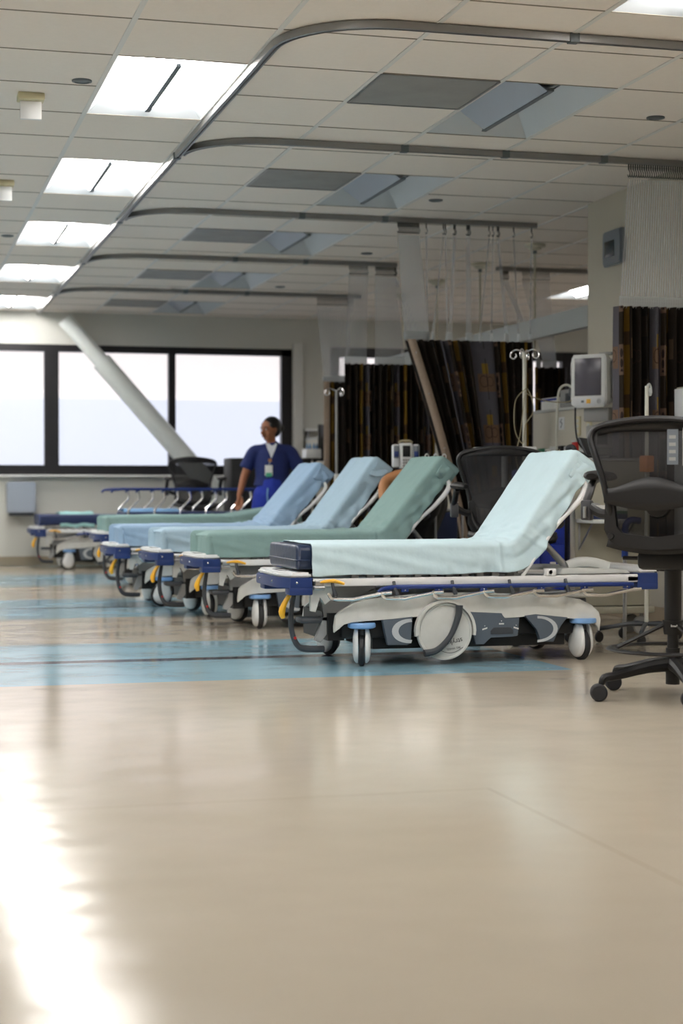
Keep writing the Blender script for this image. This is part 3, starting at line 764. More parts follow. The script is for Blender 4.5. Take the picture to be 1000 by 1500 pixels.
    bm = new(); prism(bm, [(.16, zl - .05), (.45, zl - .05), (.43, zl - .075), (.34, zl - .10), (.27, .24), (.21, .16), (.17, .11), (.14, .12), (.19, .24)], .10, .13, .004); obj('end_bracket', bm, 'machine_grey', t)
    bm = new()
    for k in range(11): box(bm, .30 + k * .078, .335 + k * .078, .02, .06, zl - .015, zl + .012, .003)
    box(bm, .12, 1.08, .05, W - .05, zl - .004, zl + .008); obj('litter_deck', bm, 'machine_grey', t)
    # bumpers with white tops
    for end in (0, 1):
        def fx(x): return x if not end else 1.862 - x
        nearz = (zl - .088, zl - .006)
        bm = new()
        ol = [(.108, 0), (.0, .0), (-.008, .02), (-.045, .10), (-.045, W - .10), (-.008, W - .02), (0, W), (.108, W), (.108, W - .06), (.05, W - .06), (.01, W - .14), (.01, .14), (.05, .06), (.108, .06)]
        ol = [(fx(a), b) for a, b in ol]; 
        if end: ol = ol[::-1]
        prism(bm, ol, zl - .056, zl - .006, .004, 'XY')
        for y0, y1 in ((0, .1), (W - .1, W)):
            a, b = sorted((fx(-.004), fx(.108))); box(bm, a, b, y0 + .001, y1 - .001, zl - .088, zl - .05, .006)
        k = obj('bumper', bm, 'royal_blue', t)
        bm = new(); o2 = [(.1, .006), (.004, .006), (-.036, .10), (-.036, W - .10), (.004, W - .006), (.1, W - .006)]; o2 = [(fx(a), b) for a, b in o2]
        if end: o2 = o2[::-1]
        prism(bm, o2, zl - .008, zl + (.018 if not end else .022), .009, 'XY'); obj('bumper_top', bm, 'white_plastic', k, label='white bumper top')
        if not end:
            bm = new(); box(bm, .0, .045, W * .38, W * .60, zl + .018, zl + .0195); obj('sticker', bm, 'ink', k, False)
            bm = new(); box(bm, .006, .038, W * .40, W * .47, zl + .0192, zl + .0205); obj('sticker', bm, 'label_white', k, False)
            bm = new(); 
            for y in (.03, W * .3, W * .72): ball(bm, (-.043 if y > .1 else .03, y if y > .1 else -.001, zl - .03), .007, seg=10)
            obj('screw', bm, 'chrome', k)
    # yellow release levers and the foot pedal
    bm = new(); tube(bm, [(.02, .10, zl - .09), (-.005, .10, zl - .13), (-.018, .10, zl - .17), (-.012, .10, zl - .20)], .014, 12, 4, radii=[.012, .016, .021, .012], flat=.8); obj('release_lever', bm, 'yellow', t)
    bm = new(); tube(bm, [(.14, -.008, zl - .028), (.20, -.014, zl - .022), (.255, -.016, zl - .036)], .008, 8, 4, radii=[.006, .009, .006]); obj('side_lever', bm, 'yellow', t)
    bm = new(); box(bm, .115, .16, -.012, .01, zl - .045, zl - .018, .005); tube(bm, [(.11, -.012, zl - .055), (.16, -.012, zl - .055)], .01, 10); obj('lever_latch', bm, 'steel', t)
    bm = new(); tube(bm, [(.045, .12, zl - .09), (.03, .12, .24), (.035, .115, .16), (.06, .11, .10), (.10, .11, .082), (.19, .12, .078)], .013, 10, 5, radii=[.011, .013, .013, .014, .017, .016]); obj('pedal_arm', bm, 'dark_grey', t)
    bm = new(); box(bm, .065, .17, .06, .18, .205, .232, .01); box(bm, .16, .26, .10, .14, .21, .235, .005); obj('foot_pedal', bm, 'dark_grey', t)
    bm = new(); ball(bm, (.046, .10, .135), .008, seg=8); obj('pedal_mark', bm, 'red', t)
    # backrest
    a = math.radians(ang); hx = 1.11
    def bp(u, v=0): return (hx + .03 + u * math.cos(a) + v * math.sin(a), zl + .005 + u * math.sin(a) - v * math.cos(a))
    bm = new()
    for y in (.012, W - .012):
        pts = [bp(-.02, .022), bp(.15, .026), bp(.3, .028), bp(.42, .048), bp(Lb - .08, .055), bp(Lb - .02, .045), bp(Lb, .02)]
        tube(bm, [(x, y, z) for x, z in pts], .011, 10, 4, radii=[.009, .009, .010, .014, .016, .016, .012])
    x, z = bp(Lb, .02); tube(bm, [(x, .012, z), (x, W - .012, z)], .010, 10)
    obj('backrest_frame', bm, 'white_plastic', t)
    bm = new(); p4 = [bp(.0, -.008), bp(Lb - .02, -.008), bp(Lb - .02, .004), bp(0, .004)]; prism(bm, p4, .05, W - .05); obj('backrest_panel', bm, 'off_white', t, False)
    if ang > 30:
        bm = new(); x, z = bp(Lb * .60, .03); ball(bm, (x + .03, W * .2, z - .02), .032, 1.1, 1, .9); tube(bm, [(x, W * .2, z), (x - .02, W * .2, z + .02)], .015); obj('push_grip', bm, 'rubber', t)
        x2, z2 = bp(Lb * .5, .01); bm = new(); tube(bm, [(x2, W / 2, z2), (1.52, W / 2, zl)], .02, 14, radii=[.012, .02]); obj('gas_strut', bm, 'steel', t)
    # white moulded deck at the head end
    bm = new(); prism(bm, [(1.36, zl - .01), (1.74, zl - .01), (1.72, zl + .008), (1.50, zl + .018), (1.38, zl + .018)], .05, W - .05, .003); obj('head_deck', bm, 'off_white', t)
    bm = new(); tube(bm, [(1.44, .14, zl + .026), (1.50, .14, zl + .045), (1.58, .14, zl + .042), (1.66, .14, zl + .02)], .018, 10, 4, flat=1.4); obj('folded_handle', bm, 'off_white', t)
    bm = new(); box(bm, 1.265, 1.325, -.004, .03, zl - .014, zl + .022, .005); lathe(bm, [(.010, .0), (.013, -.004), (.010, -.006)], 16, (1.295, -.004, zl + .004), 'Y'); obj('hinge_block', bm, 'white_plastic', t)
    bm = new(); tube(bm, [(1.13, .02, zl + .012), (1.27, .02, zl + .005)], .012, 10); obj('hinge_rod', bm, 'steel', t)
    if rails == 'down':
        for s, yc in ((-1, -.018), (1, W + .018)):
            bm = new(); zr = zl - .055
            tube(bm, [(.42, yc, zr - .022), (.44, yc, zr - .008), (.50, yc, zr), (.60, yc, zr), (1.72, yc, zr - .004)], .0105, 10, radii=[.008, .011, .011, .011, .0105], flat=1.0)
            for x in (.55, .717, .944, 1.238, 1.463, 1.687): box(bm, x - .018, x + .018, yc - .006, yc + .006, zr - .024, zr)
            r_ = obj('side_rail', bm, 'rail_blue', t)
            bm = new()
            for x in (.55, .717, .944, 1.238, 1.463, 1.687): ball(bm, (x, yc - .008 if s < 0 else yc + .008, zr - .015), .004, seg=8)
            obj('bolt', bm, 'chrome', r_)
            for k in range(6):
                x0 = .17 + k * .255; q = (yc + s * .016)
                bm = new(); tube(bm, [(x0, q, zr - .022), (x0 + .015, q, zr - .045), (x0 + .03, q, zr - .052), (x0 + .12, q, zr - .055), (x0 + .27, q, zr - .028), (x0 + .31, q, zr - .026)], .0092, 8); obj('rail_strut', bm, 'chrome', r_)
            for x in (.2, .5, .79, 1.08, 1.37):
                bm = new(); tube(bm, [(x, yc * .3, zl - .03), (x, yc + s * .004, zl - .06), (x + .01, yc + s * .004, zr - .03), (x + .012, yc + s * .004, zr - .04)], .008, 8, radii=[.008, .008, .012, .010]); obj('rail_pivot', bm, 'dark_grey', r_)
    else:
        for s, yc in ((-1, -.03), (1, W + .03)):
            bm = new(); zr = zl + .36 - .0
            tube(bm, [(-.10 + .0, yc, zr - .03), (-.08, yc, zr - .008), (.0, yc, zr), (.1, yc, zr), (1.42, yc, zr), (1.48, yc, zr - .02)], .013, 10)
            for k in range(6): box(bm, .13 + k * .245, .165 + k * .245, yc - .006, yc + .006, zr - .035, zr)
            r_ = obj('side_rail', bm, 'rail_blue', t)
            for k in range(6):
                x0 = .15 + k * .245
                bm = new(); tube(bm, [(x0, yc, zr - .02), (x0 + .01, yc, zr - .08), (x0 + .0, yc, zr - .105), (x0 - .085, yc, zr - .19), (x0 - .09, yc, zr - .24), (x0 - .09, yc, zl - .04)], .0115, 8); obj('rail_strut', bm, 'chrome', r_)
            bm = new(); box(bm, .02, 1.45, yc - .012, yc + .012, zl - .06, zl - .03, .004); obj('lower_bar', bm, 'rail_blue', r_)
    # mattress
    z0 = zl + .145; th = .115
    path = litter_path(  .036 if bare else .14, hx, z0, ang, Lb - (0 if bare else .02), r=.07, th=th)
    bm = new(); slab(bm, path, .036, W - .036, th, .03 if bare else .045); m_ = obj('mattress', bm, 'navy_vinyl' if pad else 'navy_mattress', t, angle=180)
    bv = m_.modifiers.new('bevel', 'BEVEL'); bv.width = .022; bv.segments = 4; bv.limit_method = 'ANGLE'; bv.angle_limit = math.radians(60)
    bm = new(); zp = z0 - th * .62
    if not bare: box(bm, .12, .13, .04, .05, zp, zp + .01)
    else: tube(bm, [(.10, .027, zp), (.06, .027, zp), (.034, .045, zp), (.033, W - .045, zp), (.06, W - .027, zp), (.10, W - .027, zp)], .0035, 6, closed=False); obj('piping', bm, 'navy_vinyl', m_)
    return t
def make_sheet(label, m, loc, ang, seed, x0, tuck0=True, dz=0, Lb=.60, amp=1, rotz=0, name='bed_sheet', drop=.15, fx=1.11):
    zl = .43 + dz; z0 = zl + .151; th = .135
    t0 = -.004 if tuck0 else 0
    path = litter_path(x0, fx, z0, ang, Lb + .012, r=.07, foot_tuck=tuck0, head_tuck=True, th=th)
    hs = None
    for q in path:
        if q[0] >= fx - .02 and hs is None: hs = q[4]
    bm = sheet_mesh(path, .018, BW - .018, th, seed, drop, drop * .95, hs or 1, ang, tuck0, True, amp)
    o = obj(name, bm, m, None, angle=180, sub=1, loc=loc, rotz=rotz)
    s = o.modifiers.new('thickness', 'SOLIDIFY'); s.thickness = .0025; s.offset = 0
    return tag(o, label, 'bed sheet', 'sheets on the stretchers')
Y1 = 7.66
def bed(lab, slab_, m, x, y, ang, Lb, seed, cs, dz=0, tuck=True, x0=.028, rz=0, **k):
    make_stretcher(lab, ang, (x, y, 0), rz, casters=cs, dz=dz, Lb=Lb, bare=not tuck, **k)
    if slab_: make_sheet(slab_, m, (x, y, 0), ang, seed, x0, tuck0=tuck, Lb=Lb, dz=dz, rotz=rz, drop=.15)
bed('nearest stretcher with raised back, navy mattress end showing, big white centre wheel', 'pale aqua fitted sheet on the nearest stretcher, its foot end left uncovered', 'sheet_aqua', 1.83, Y1, 55, .55, 1.3, (-1.85, -1.2, -1.4, -1.2), tuck=False, x0=.107)
bed('second nearest stretcher, with a green sheet and its back raised', 'grey green sheet tucked over the second nearest stretcher', 'sheet_green', 1.83, 9.89, 51, .60, 4.1, (-1.6, -.9, -1, -1.2))
bed('third nearest stretcher, with a pale sky blue sheet and raised back', 'pale sky blue sheet on the stretcher just beyond the green one', 'sheet_sky', 1.72, 10.90, 53, .60, 7.7, (-1.4, -1, -1, -1.2))
bed('fourth nearest stretcher, with a mid blue sheet and raised back', 'mid blue sheet on the raised stretcher nearest to the person in scrubs', 'sheet_blue', 1.60, 12.05, 50, .60, 9.2, (.1, -1, -1, -1.2))
bed('fifth nearest stretcher, lying flat under a teal sheet in front of the person in scrubs', 'teal sheet on the flat stretcher in front of the person in scrubs', 'sheet_teal', 1.78, 14.25, 9, .60, 11.9, (-1, -1, -1, -1.2), dz=.035)
make_stretcher('stretcher with raised blue side rails on bent chrome struts', 4, (2.16, 15.85, 0), rails='up', dz=.05, pad=False)
make_stretcher('leftmost stretcher, bare navy mattress against the window wall', 4, (1.54, 17.86, 0), pad=False, casters=(.25, -1, -1, -1))
# folded cloths lying on the bare mattresses
def cloth(label, m, loc, sx, sy, seed):
    bm = new(); nx, ny = 26, 20; rows = []
    for i in range(nx + 1):
        row = []
        for j in range(ny + 1):
            x, y = sx * i / nx, sy * j / ny; e = 0
            z = .012 + .010 * noise.noise(Vector((x * 9, y * 9, seed))) + .008 * math.sin(x * 30 + y * 9)
            if j < 5: z -= (5 - j) ** 1.6 * .011; y += (5 - j) * .006
            row.append(bm.verts.new((x + .02 * noise.noise(Vector((y * 6, seed, 0))), y + .03 * noise.noise(Vector((x * 5, seed, 1))), z)))
        rows.append(row)
    for a, b in zip(rows, rows[1:]):
        for k in range(ny): bm.faces.new((a[k], a[k + 1], b[k + 1], b[k]))
    o = obj('folded_cloth', bm, m, None, loc=loc, angle=180); s = o.modifiers.new('thickness', 'SOLIDIFY'); s.thickness = .008; s.offset = 1
    return tag(o, label, 'cloth')
cloth('small aqua cloth draped over the bare mattress of the leftmost stretcher', 'cloth_aqua', (1.80, 17.86, .575), .36, .5, 2)
cloth('light blue cloth lying on the mattress between the raised blue rails', 'cloth_blue', (2.20, 15.87, .628), .55, .5, 6)

# ================================================================ MESH CHAIRS
def make_chair(label, loc, rotz, hs=.0, ring=True):
    """back centre faces -y (seen from behind); local +y is the way a sitter looks. hs lifts seat and back"""
    t = thing('mesh_task_chair', label, 'chair', loc, rotz, 'black mesh chairs')
    # outline of the back frame (x, z) right half, relative
    zb = .638 + hs
    half = [(x, zb + .88 * dz_) for x, dz_ in ((.0, 0), (.10, .003), (.145, .025), (.168, .08), (.178, .18), (.19, .26), (.218, .36), (.240, .43), (.243, .46), (.228, .492), (.18, .512), (.09, .528), (.0, .533))]
    def yb(z): q = (z - zb) / .47; return -.235 - .05 * q + .05 * math.sin(q * PI) * -1 + .0
    loop = [(x, yb(z), z) for x, z in half] + [(-x, yb(z), z) for x, z in half[-2:0:-1]]
    bm = new(); P = [Vector(p) for p in loop]; sm = []
    n = len(P)
    for i in range(n):
        p0, p1, p2, p3 = P[i - 1], P[i], P[(i + 1) % n], P[(i + 2) % n]
        for k in range(4):
            u = k / 4; sm.append(.5 * ((2 * p1) + (-p0 + p2) * u + (2 * p0 - 5 * p1 + 4 * p2 - p3) * u * u + (-p0 + 3 * p1 - 3 * p2 + p3) * u ** 3))
    tube(bm, sm, .0165, 10, closed=True, flat=.8)
    obj('back_frame', bm, 'chair_frame', t)
    bm = new(); rows = []                                # mesh membrane inside the frame
    zs = [zb + .468 * k / 22 for k in range(23)]
    def hw(z):
        for (x0, z0), (x1, z1) in zip(half, half[1:]):
            if z0 <= z <= z1 and z1 > z0: return x0 + (x1 - x0) * (z - z0) / (z1 - z0)
        return .01
    for z in zs:
        w_ = max(.01, hw(z)); rows.append([bm.verts.new((w_ * f, yb(z) + .035 * (1 - f * f), z)) for f in [k / 8 - 1 for k in range(17)]])
    for a, b in zip(rows, rows[1:]):
        for k in range(16): bm.faces.new((a[k], a[k + 1], b[k + 1], b[k]))
    obj('back_mesh', bm, 'chair_mesh', t, angle=180)
    # top lip band
    bm = new(); rows = []
    for q in range(13):
        f = q / 6 - 1; x = .215 * f; zt = zb + .470 - .04 * abs(f) ** 3; rows.append([bm.verts.new((x, yb(zt) - .008 + .02 * (1 - f * f), zt)), bm.verts.new((x, yb(zt) - .004 + .026 * (1 - f * f), zt - .05 * (1 - .55 * f * f)))])
    for a, b in zip(rows, rows[1:]): bm.faces.new((a[0], a[1], b[1], b[0]))
    o = obj('top_band', bm, 'chair_frame', t); s = o.modifiers.new('thickness', 'SOLIDIFY'); s.thickness = .006
    # lumbar support
    bm = new(); rows = []
    for q in range(25):
        f = q / 12 - 1; x = .185 * f; zc = zb + .165 + .0 * f; up = .035 + .045 * math.cos(f * PI / 2) ** 2; dn = .02 + .03 * math.cos(f * PI / 2)
        rows.append([bm.verts.new((x, yb(zb + .2) - .012 + .03 * (1 - f * f) - .012 * math.cos(f * PI / 2), zc + v)) for v in (-dn, -dn * .3, up * .4, up)])
    for a, b in zip(rows, rows[1:]):
        for k in range(3): bm.faces.new((a[k], a[k + 1], b[k + 1], b[k]))
    o = obj('lumbar_pad', bm, 'chair_black', t); s = o.modifiers.new('thickness', 'SOLIDIFY'); s.thickness = .012
    bm = new(); lathe(bm, [(0, -.0), (.055, .0), (.05, .02), (0, .03)], 24, (.012, yb(zb + .15) + .05, zb + .14), 'Y'); obj('tilt_disc', bm, 'chair_black', t)
    # lower yoke with rounded window frame
    bm = new(); yy = yb(zb + .05) - .02
    prism(bm, [(-.172, zb + .175), (-.19, zb + .16), (-.195, zb + .04), (-.17, zb - .005), (-.12, zb - .03), (0, zb - .038), (.12, zb - .03), (.17, zb - .005), (.195, zb + .04), (.19, zb + .16), (.172, zb + .175), (.150, zb + .15), (.148, zb + .05), (.125, zb + .022), (0, zb + .012), (-.125, zb + .022), (-.148, zb + .05), (-.150, zb + .15)], yy - .012, yy + .014, .005)
    obj('lower_yoke', bm, 'chair_frame', t)
    bm = new()
    for sx in (-.165, .165): lathe(bm, [(0, .005), (.011, .005), (.014, 0), (.014, -.004)], 16, (sx, yy - .014, zb + .015), 'Y')
    obj('screw', bm, 'chair_black', t)
    # seat
    bm = new(); rows = []; zs_ = zb - .01
    for i in range(17):
        v = i / 16; y = -.20 + .44 * v; row = []
        for j in range(17):
            u = j / 8 - 1; w_ = .235 - .03 * abs(v - .5) * 2 - .02 * max(0, v - .8) * 5
            row.append(bm.verts.new((u * w_, y, zs_ - .018 * (1 - u * u) - .05 * max(0, v - .75) ** 2 * 8 + .01 * u * u)))
        rows.append(row)
    for a, b in zip(rows, rows[1:]):
        for k in range(16): bm.faces.new((a[k], a[k + 1], b[k + 1], b[k]))
    o = obj('seat', bm, 'chair_black', t, angle=180); s = o.modifiers.new('thickness', 'SOLIDIFY'); s.thickness = .03
    bm = new(); box(bm, -.10, .10, -.17, .12, zs_ - .11, zs_ - .035, .02); tube(bm, [(-.10, -.02, zs_ - .07), (-.2, -.02, zs_ - .07)], .008, 8); obj('mechanism', bm, 'chair_black', t)
    # arms
    for sx in (-1, 1):
        bm = new(); ax = sx * .278; zt = zb + .25
        tube(bm, [(sx * .19, -.262, zb + .10), (sx * .225, -.255, zb + .105), (ax, -.24, zb + .14), (ax, -.215, zt - .07), (ax, -.17, zt - .025), (ax, -.12, zt - .012)], .015, 8, 4, flat=1.3); obj('arm_post', bm, 'chair_frame', t)
        bm = new(); tube(bm, [(ax - sx * .01, -.22, zt), (ax, -.18, zt + .002), (ax + sx * .015, -.05, zt + .004), (ax, .04, zt), (ax - sx * .01, .07, zt - .005)], .03, 12, 4, radii=[.02, .036, .038, .034, .018], flat=.55); obj('arm_pad', bm, 'chair_black', t)
        bm = new(); box(bm, ax - .022, ax + .022, -.262, -.222, zb + .075, zb + .155, .008); k = obj('arm_clamp', bm, 'chair_grey', t)
        bm = new(); tube(bm, [(ax, -.268, zb + .085), (ax, -.268, zb + .13)], .008, 8); obj('clamp_lever', bm, 'steel', k)
    # column, foot ring, star base
    bm = new(); zr = .275 if ring else .2
    tube(bm, [(0, 0, .055), (0, 0, .20)], .028, 20); tube(bm, [(0, 0, .20), (0, 0, zr)], .022, 20); tube(bm, [(0, 0, zr + .03), (0, 0, zs_ - .09)], .034, 20); obj('column', bm, 'chair_black', t)
    if ring:
        bm = new(); pr = []
        for k in range(49):
            a = 2 * PI * k / 48; pr.append((.245 * math.cos(a), .245 * math.sin(a), .195))
        tube(bm, pr[:-1], .022, 8, closed=True, flat=.35); k_ = obj('foot_ring', bm, 'chair_frame', t)
        for k in range(3):
            a = math.radians(200 + 120 * k); bm = new(); tube(bm, [(.03 * math.cos(a), .03 * math.sin(a), .295), (.22 * math.cos(a), .22 * math.sin(a), .20)], .012, 8, flat=.7); obj('ring_spoke', bm, 'chair_frame', k_)
        bm = new(); tube(bm, [(0, 0, .255), (0, 0, .31)], .042, 20, radii=[.036, .042]); obj('ring_hub', bm, 'chair_black', t)
        a = math.radians(-100)
        bm = new()
        for k in range(5): box(bm, -.012 + k * .0055, -.009 + k * .0055, -.0445, -.040, .287, .293 if k % 4 else .296)
        obj('hub_marking', bm, 'label_white', t, False, rotz=rotz * -1 + -.35)
    for k in range(5):
        a = math.radians(180 + 45.5 + 72 * k); c, s = math.cos(a), math.sin(a)
        bm = new(); tube(bm, [(c * .02, s * .02, .135), (c * .12, s * .12, .125), (c * .25, s * .25, .098), (c * .305, s * .305, .09), (c * .318, s * .318, .065)], .02, 10, 3, radii=[.03, .024, .018, .017, .012]); l = obj('base_leg', bm, 'chair_black', t)
        bm = new(); st = len(bm.verts)
        for o_ in (-.014, .014): lathe(bm, [(0, -.012), (.028, -.012), (.034, -.006), (.034, .006), (.028, .012), (0, .012)], 22, (0, o_, .034), 'Y')
        xf(bm, 0, Matrix.Translation((c * .33, s * .33, 0)) @ Matrix.Rotation(-rotz - .35 + .3 * math.sin(k * 2.3), 4, 'Z')); obj('caster_wheel', bm, 'rubber', l)
    return t
CH = make_chair('black mesh stool chair nearest the camera, seen from behind at the right edge', (3.055, 6.2, 0), math.radians(-42), ring=True)
# stickers on the back of the near chair
bm = new(); box(bm, .062, .105, 0, .002, .93, 1.065); k = obj('paper_label', bm, 'tablet_grey', CH, False); k.location.y = -.305
bm = new(); box(bm, .122, .165, 0, .002, .925, 1.07); k = obj('paper_label', bm, 'machine_grey', CH, False); k.location.y = -.305
for q in range(9): bm = new(); box(bm, .128, .152 + .008 * (q % 2), -.001, 0, .935 + q * .014, .940 + q * .014); o_ = obj('print_line', bm, 'ink', k, False)
for q in range(4): bm = new(); box(bm, .070, .096, .0008, .0012, .945 + q * .028, .958 + q * .028); o_ = obj('print_block', bm, 'machine_grey', CH, False); o_.location.y = -.3065
make_chair('black mesh chair behind the raised back of the aqua bed', (3.345, 8.76, 0), math.radians(171), hs=-.035, ring=False)
make_chair('black mesh chair in front of the middle window', (3.12, 17.25, 0), math.radians(176), hs=.06, ring=False)
# ================================================================ EQUIPMENT
def lm(*r): return Matrix.Identity(4)
# bedside monitor on the side wall
t = thing('patient_monitor', 'white bedside monitor with a dark screen on the wall by the right curtain', 'monitor', (4.50, 10.30, 1.372), math.radians(-50))
bm = new(); prism(bm, [(-.125, .02), (-.13, .05), (-.125, .32), (-.11, .345), (.11, .345), (.125, .32), (.13, .05), (.125, .02), (.10, 0), (-.10, 0)], -.07, .0, .008); prism(bm, [(-.11, .03), (-.11, .32), (.11, .32), (.11, .03)], .0, .09, .01); obj('housing', bm, 'white_plastic', t)
bm = new(); box(bm, -.098, .092, -.074, -.068, .075, .32, .002); obj('screen', bm, 'screen_dark', t)
bm = new(); box(bm, -.115, .115, -.073, -.066, .012, .062, .003); k = obj('control_strip', bm, 'white_panel', t)
bm = new(); box(bm, -.012, .018, -.077, -.072, .024, .052, .002); obj('yellow_key', bm, 'yellow', k)
bm = new(); lathe(bm, [(.016, 0), (.016, -.008), (.012, -.014), (0, -.014)], 20, (.078, -.073, .037), 'Y'); obj('knob', bm, 'dark_grey', k)
bm = new(); box(bm, -.05, -.03, -.0755, -.072, .03, .045, .001); obj('key', bm, 'tablet_grey', k)
bm = new(); box(bm, .03, .12, .02, .09, .345, .362, .004); box(bm, .126, .15, .0, .08, .06, .30, .006); obj('side_module', bm, 'machine_grey', t)
bm = new(); box(bm, -.165, -.135, -.03, .03, .08, .14, .004); tube(bm, [(-.15, 0, .14), (-.15, 0, .20)], .012, 8); obj('connector', bm, 'dark_grey', t)
bm = new(); box(bm, -.07, .11, .0, .07, -.09, -.002, .006); box(bm, -.02, .02, .06, .17, .08, .16); obj('mount', bm, 'machine_grey', t)
t = thing('monitor_bracket', 'grey bracket with a module rack under the bedside monitor', 'bracket', (4.58, 10.42, 1.13))
bm = new(); box(bm, -.05, .085, -.10, .07, -.02, .13, .008); obj('rack', bm, 'machine_grey', t)
bm = new(); box(bm, -.045, .03, -.106, -.098, .0, .11, .003); obj('slot', bm, 'black_metal', t)
# tablet screen up on the side wall
t = thing('wall_display', 'small grey wall unit with a dark screen high on the side wall', 'display', (4.67, 10.30, 2.425))
bm = new(); prism(bm, [(-.135, -.115), (-.145, -.06), (-.145, .06), (-.135, .115), (.135, .115), (.145, .06), (.145, -.06), (.135, -.115)], -.045, 0, .01, 'YZ'); obj('housing', bm, 'tablet_grey', t)
bm = new(); box(bm, -.049, -.044, -.05, .10, -.06, .045, .001); obj('screen', bm, 'tablet_screen', t)
# low wall fittings
def plate(lab, y, z, sy, sz, m, cat, name, group=None, d=.012, x=4.67):
    t = thing(name, lab, cat, (x, y, z), 0, group); bm = new(); box(bm, -d, 0, -sy / 2, sy / 2, -sz / 2, sz / 2, .003); obj('plate', bm, m, t)
    return t
for y, lab in ((10.93, 'cream socket strip on the low wall, left one of a pair'), (10.74, 'cream socket strip on the low wall, right one of a pair')):
    t = plate(lab, y, 1.275, .075, .135, 'cream', 'socket', 'socket_strip', 'socket strips on the low wall')
    for k in range(3):
        bm = new(); box(bm, -.0145, -.0118, -.02, .02, -.048 + k * .036, -.024 + k * .036, .001); obj('socket', bm, 'off_white', t)
t = plate('small grey notice drawn on white, stuck on the low wall', 11.239, 1.305, .10, .09, 'white_panel', 'notice', 'notice_sheet', d=.003)
bm = new(); tube(bm, [(-.004, -.01, .03), (-.004, .015, .01), (-.004, -.015, 0), (-.004, .01, -.03)], .004, 6, 3); obj('drawing', bm, 'tablet_grey', t)
t = thing('equipment_rail', 'narrow white shelf rail low on the wall behind the aqua bed', 'rail', (4.66, 11.1, 1.055)); bm = new(); box(bm, -.10, .01, -.62, .42, -.012, 0, .003); obj('shelf', bm, 'off_white', t)
for y, w_, h, m, lab, nm in ((11.40, .10, .075, 'green', 'dark green box at the left end of the wall rail', 'supply_box'), (11.28, .07, .07, 'label_white', 'white box with purple marks on the wall rail', 'supply_box'), (11.18, .10, .085, 'off_white', 'plain white dispenser on the wall rail', 'supply_box'),
                          (11.05, .09, .085, 'black_metal', 'black box with a small light dot on the wall rail', 'supply_box'), (10.93, .08, .08, 'machine_grey', 'grey box beside the red container on the wall rail', 'supply_box'), (10.79, .075, .105, 'red', 'bright red container on the wall rail', 'sharps_container'), (10.64, .13, .11, 'cream', 'cream panel box right of the red container', 'supply_box')):
    t = thing(nm, lab, 'box', (4.605, y, 1.055), 0, 'boxes on the wall rail'); bm = new(); box(bm, -.035, .03, -w_ / 2, w_ / 2, 0, h, .005); obj('body', bm, m, t)
    bm = new(); 
    if m == 'label_white': ball(bm, (-.036, .01, h * .55), .016, .2, 1, 1.3, 10); obj('mark', bm, 'screen_dark', t)
    elif m == 'black_metal': ball(bm, (-.036, -.01, h * .6), .010, .3, seg=8); obj('dot', bm, 'cream', t)
    elif m == 'red': box(bm, -.038, .033, -w_ / 2 - .003, w_ / 2 + .003, h, h + .012, .003); obj('lid', bm, 'off_white', t)
    else: box(bm, -.0362, -.0348, -w_ * .3, w_ * .3, h * .3, h * .7); obj('panel', bm, 'off_white' if m != 'off_white' else 'machine_grey', t)
t = thing('supply_carton', 'white carton with a blue stripe on top of the low wall', 'box', (4.73, 11.48, 1.415)); bm = new(); box(bm, -.06, .06, -.15, .15, 0, .085, .003); obj('carton', bm, 'label_white', t)
bm = new(); box(bm, -.0615, -.0595, -.15, .15, .062, .078); obj('stripe', bm, 'cart_blue', t)
t = thing('suction_machine', 'grey machine with a handle standing on the low wall beside the monitor', 'machine', (4.735, 11.16, 1.415)); bm = new(); box(bm, -.06, .065, -.14, .14, 0, .13, .015); obj('housing', bm, 'machine_grey', t)
bm = new(); tube(bm, [(0, -.10, .125), (0, -.09, .16), (0, .05, .16), (0, .06, .125)], .009, 8, 3); obj('handle', bm, 'dark_grey', t)
bm = new(); box(bm, -.0645, -.0585, -.10, .02, .03, .10, .002); obj('front_panel', bm, 'dark_grey', t)
# hoses and cables by the monitor
def cable(lab, pts, r, m, nm='cable', cat='cable', g='cables by the wall'):
    o0 = Vector(pts[0]); bm = new(); tube(bm, [Vector(p) - o0 for p in pts], r, 8, 6); o = obj(nm, bm, m, loc=o0); tag(o, lab, cat, g); return o
cable('thick pale tube looping down from the monitor to the wall rail', [(4.40, 10.38, 1.50), (4.36, 10.42, 1.525), (4.32, 10.44, 1.49), (4.305, 10.44, 1.36), (4.31, 10.46, 1.10), (4.42, 10.7, .98), (4.64, 10.75, .95)], .008, 'cable_white')
cable('black cable hanging from the monitor down to the wall rail', [(4.41, 10.33, 1.46), (4.40, 10.36, 1.36), (4.41, 10.36, 1.18), (4.47, 10.38, 1.10), (4.56, 10.42, 1.11)], .006, 'cable_black')
cable('thin tan cable strung from the pole to the monitor', [(3.985, 10.2, 1.46), (4.06, 10.22, 1.425), (4.2, 10.28, 1.405), (4.34, 10.34, 1.41), (4.40, 10.38, 1.44)], .0035, 'cable_tan')
cable('tan cable hanging in a long loop on the pole', [(3.975, 10.16, 1.48), (3.90, 10.15, 1.40), (3.895, 10.15, 1.22), (3.95, 10.15, 1.13), (3.97, 10.15, 1.25), (4.02, 10.15, 1.33), (4.01, 10.15, 1.42), (3.985, 10.16, 1.48)], .003, 'cable_tan')
cable('tan cable running down beside the white pole', [(3.965, 10.15, 1.46), (3.93, 10.14, 1.2), (3.90, 10.14, 1.05), (3.93, 10.14, .9)], .003, 'cable_tan')
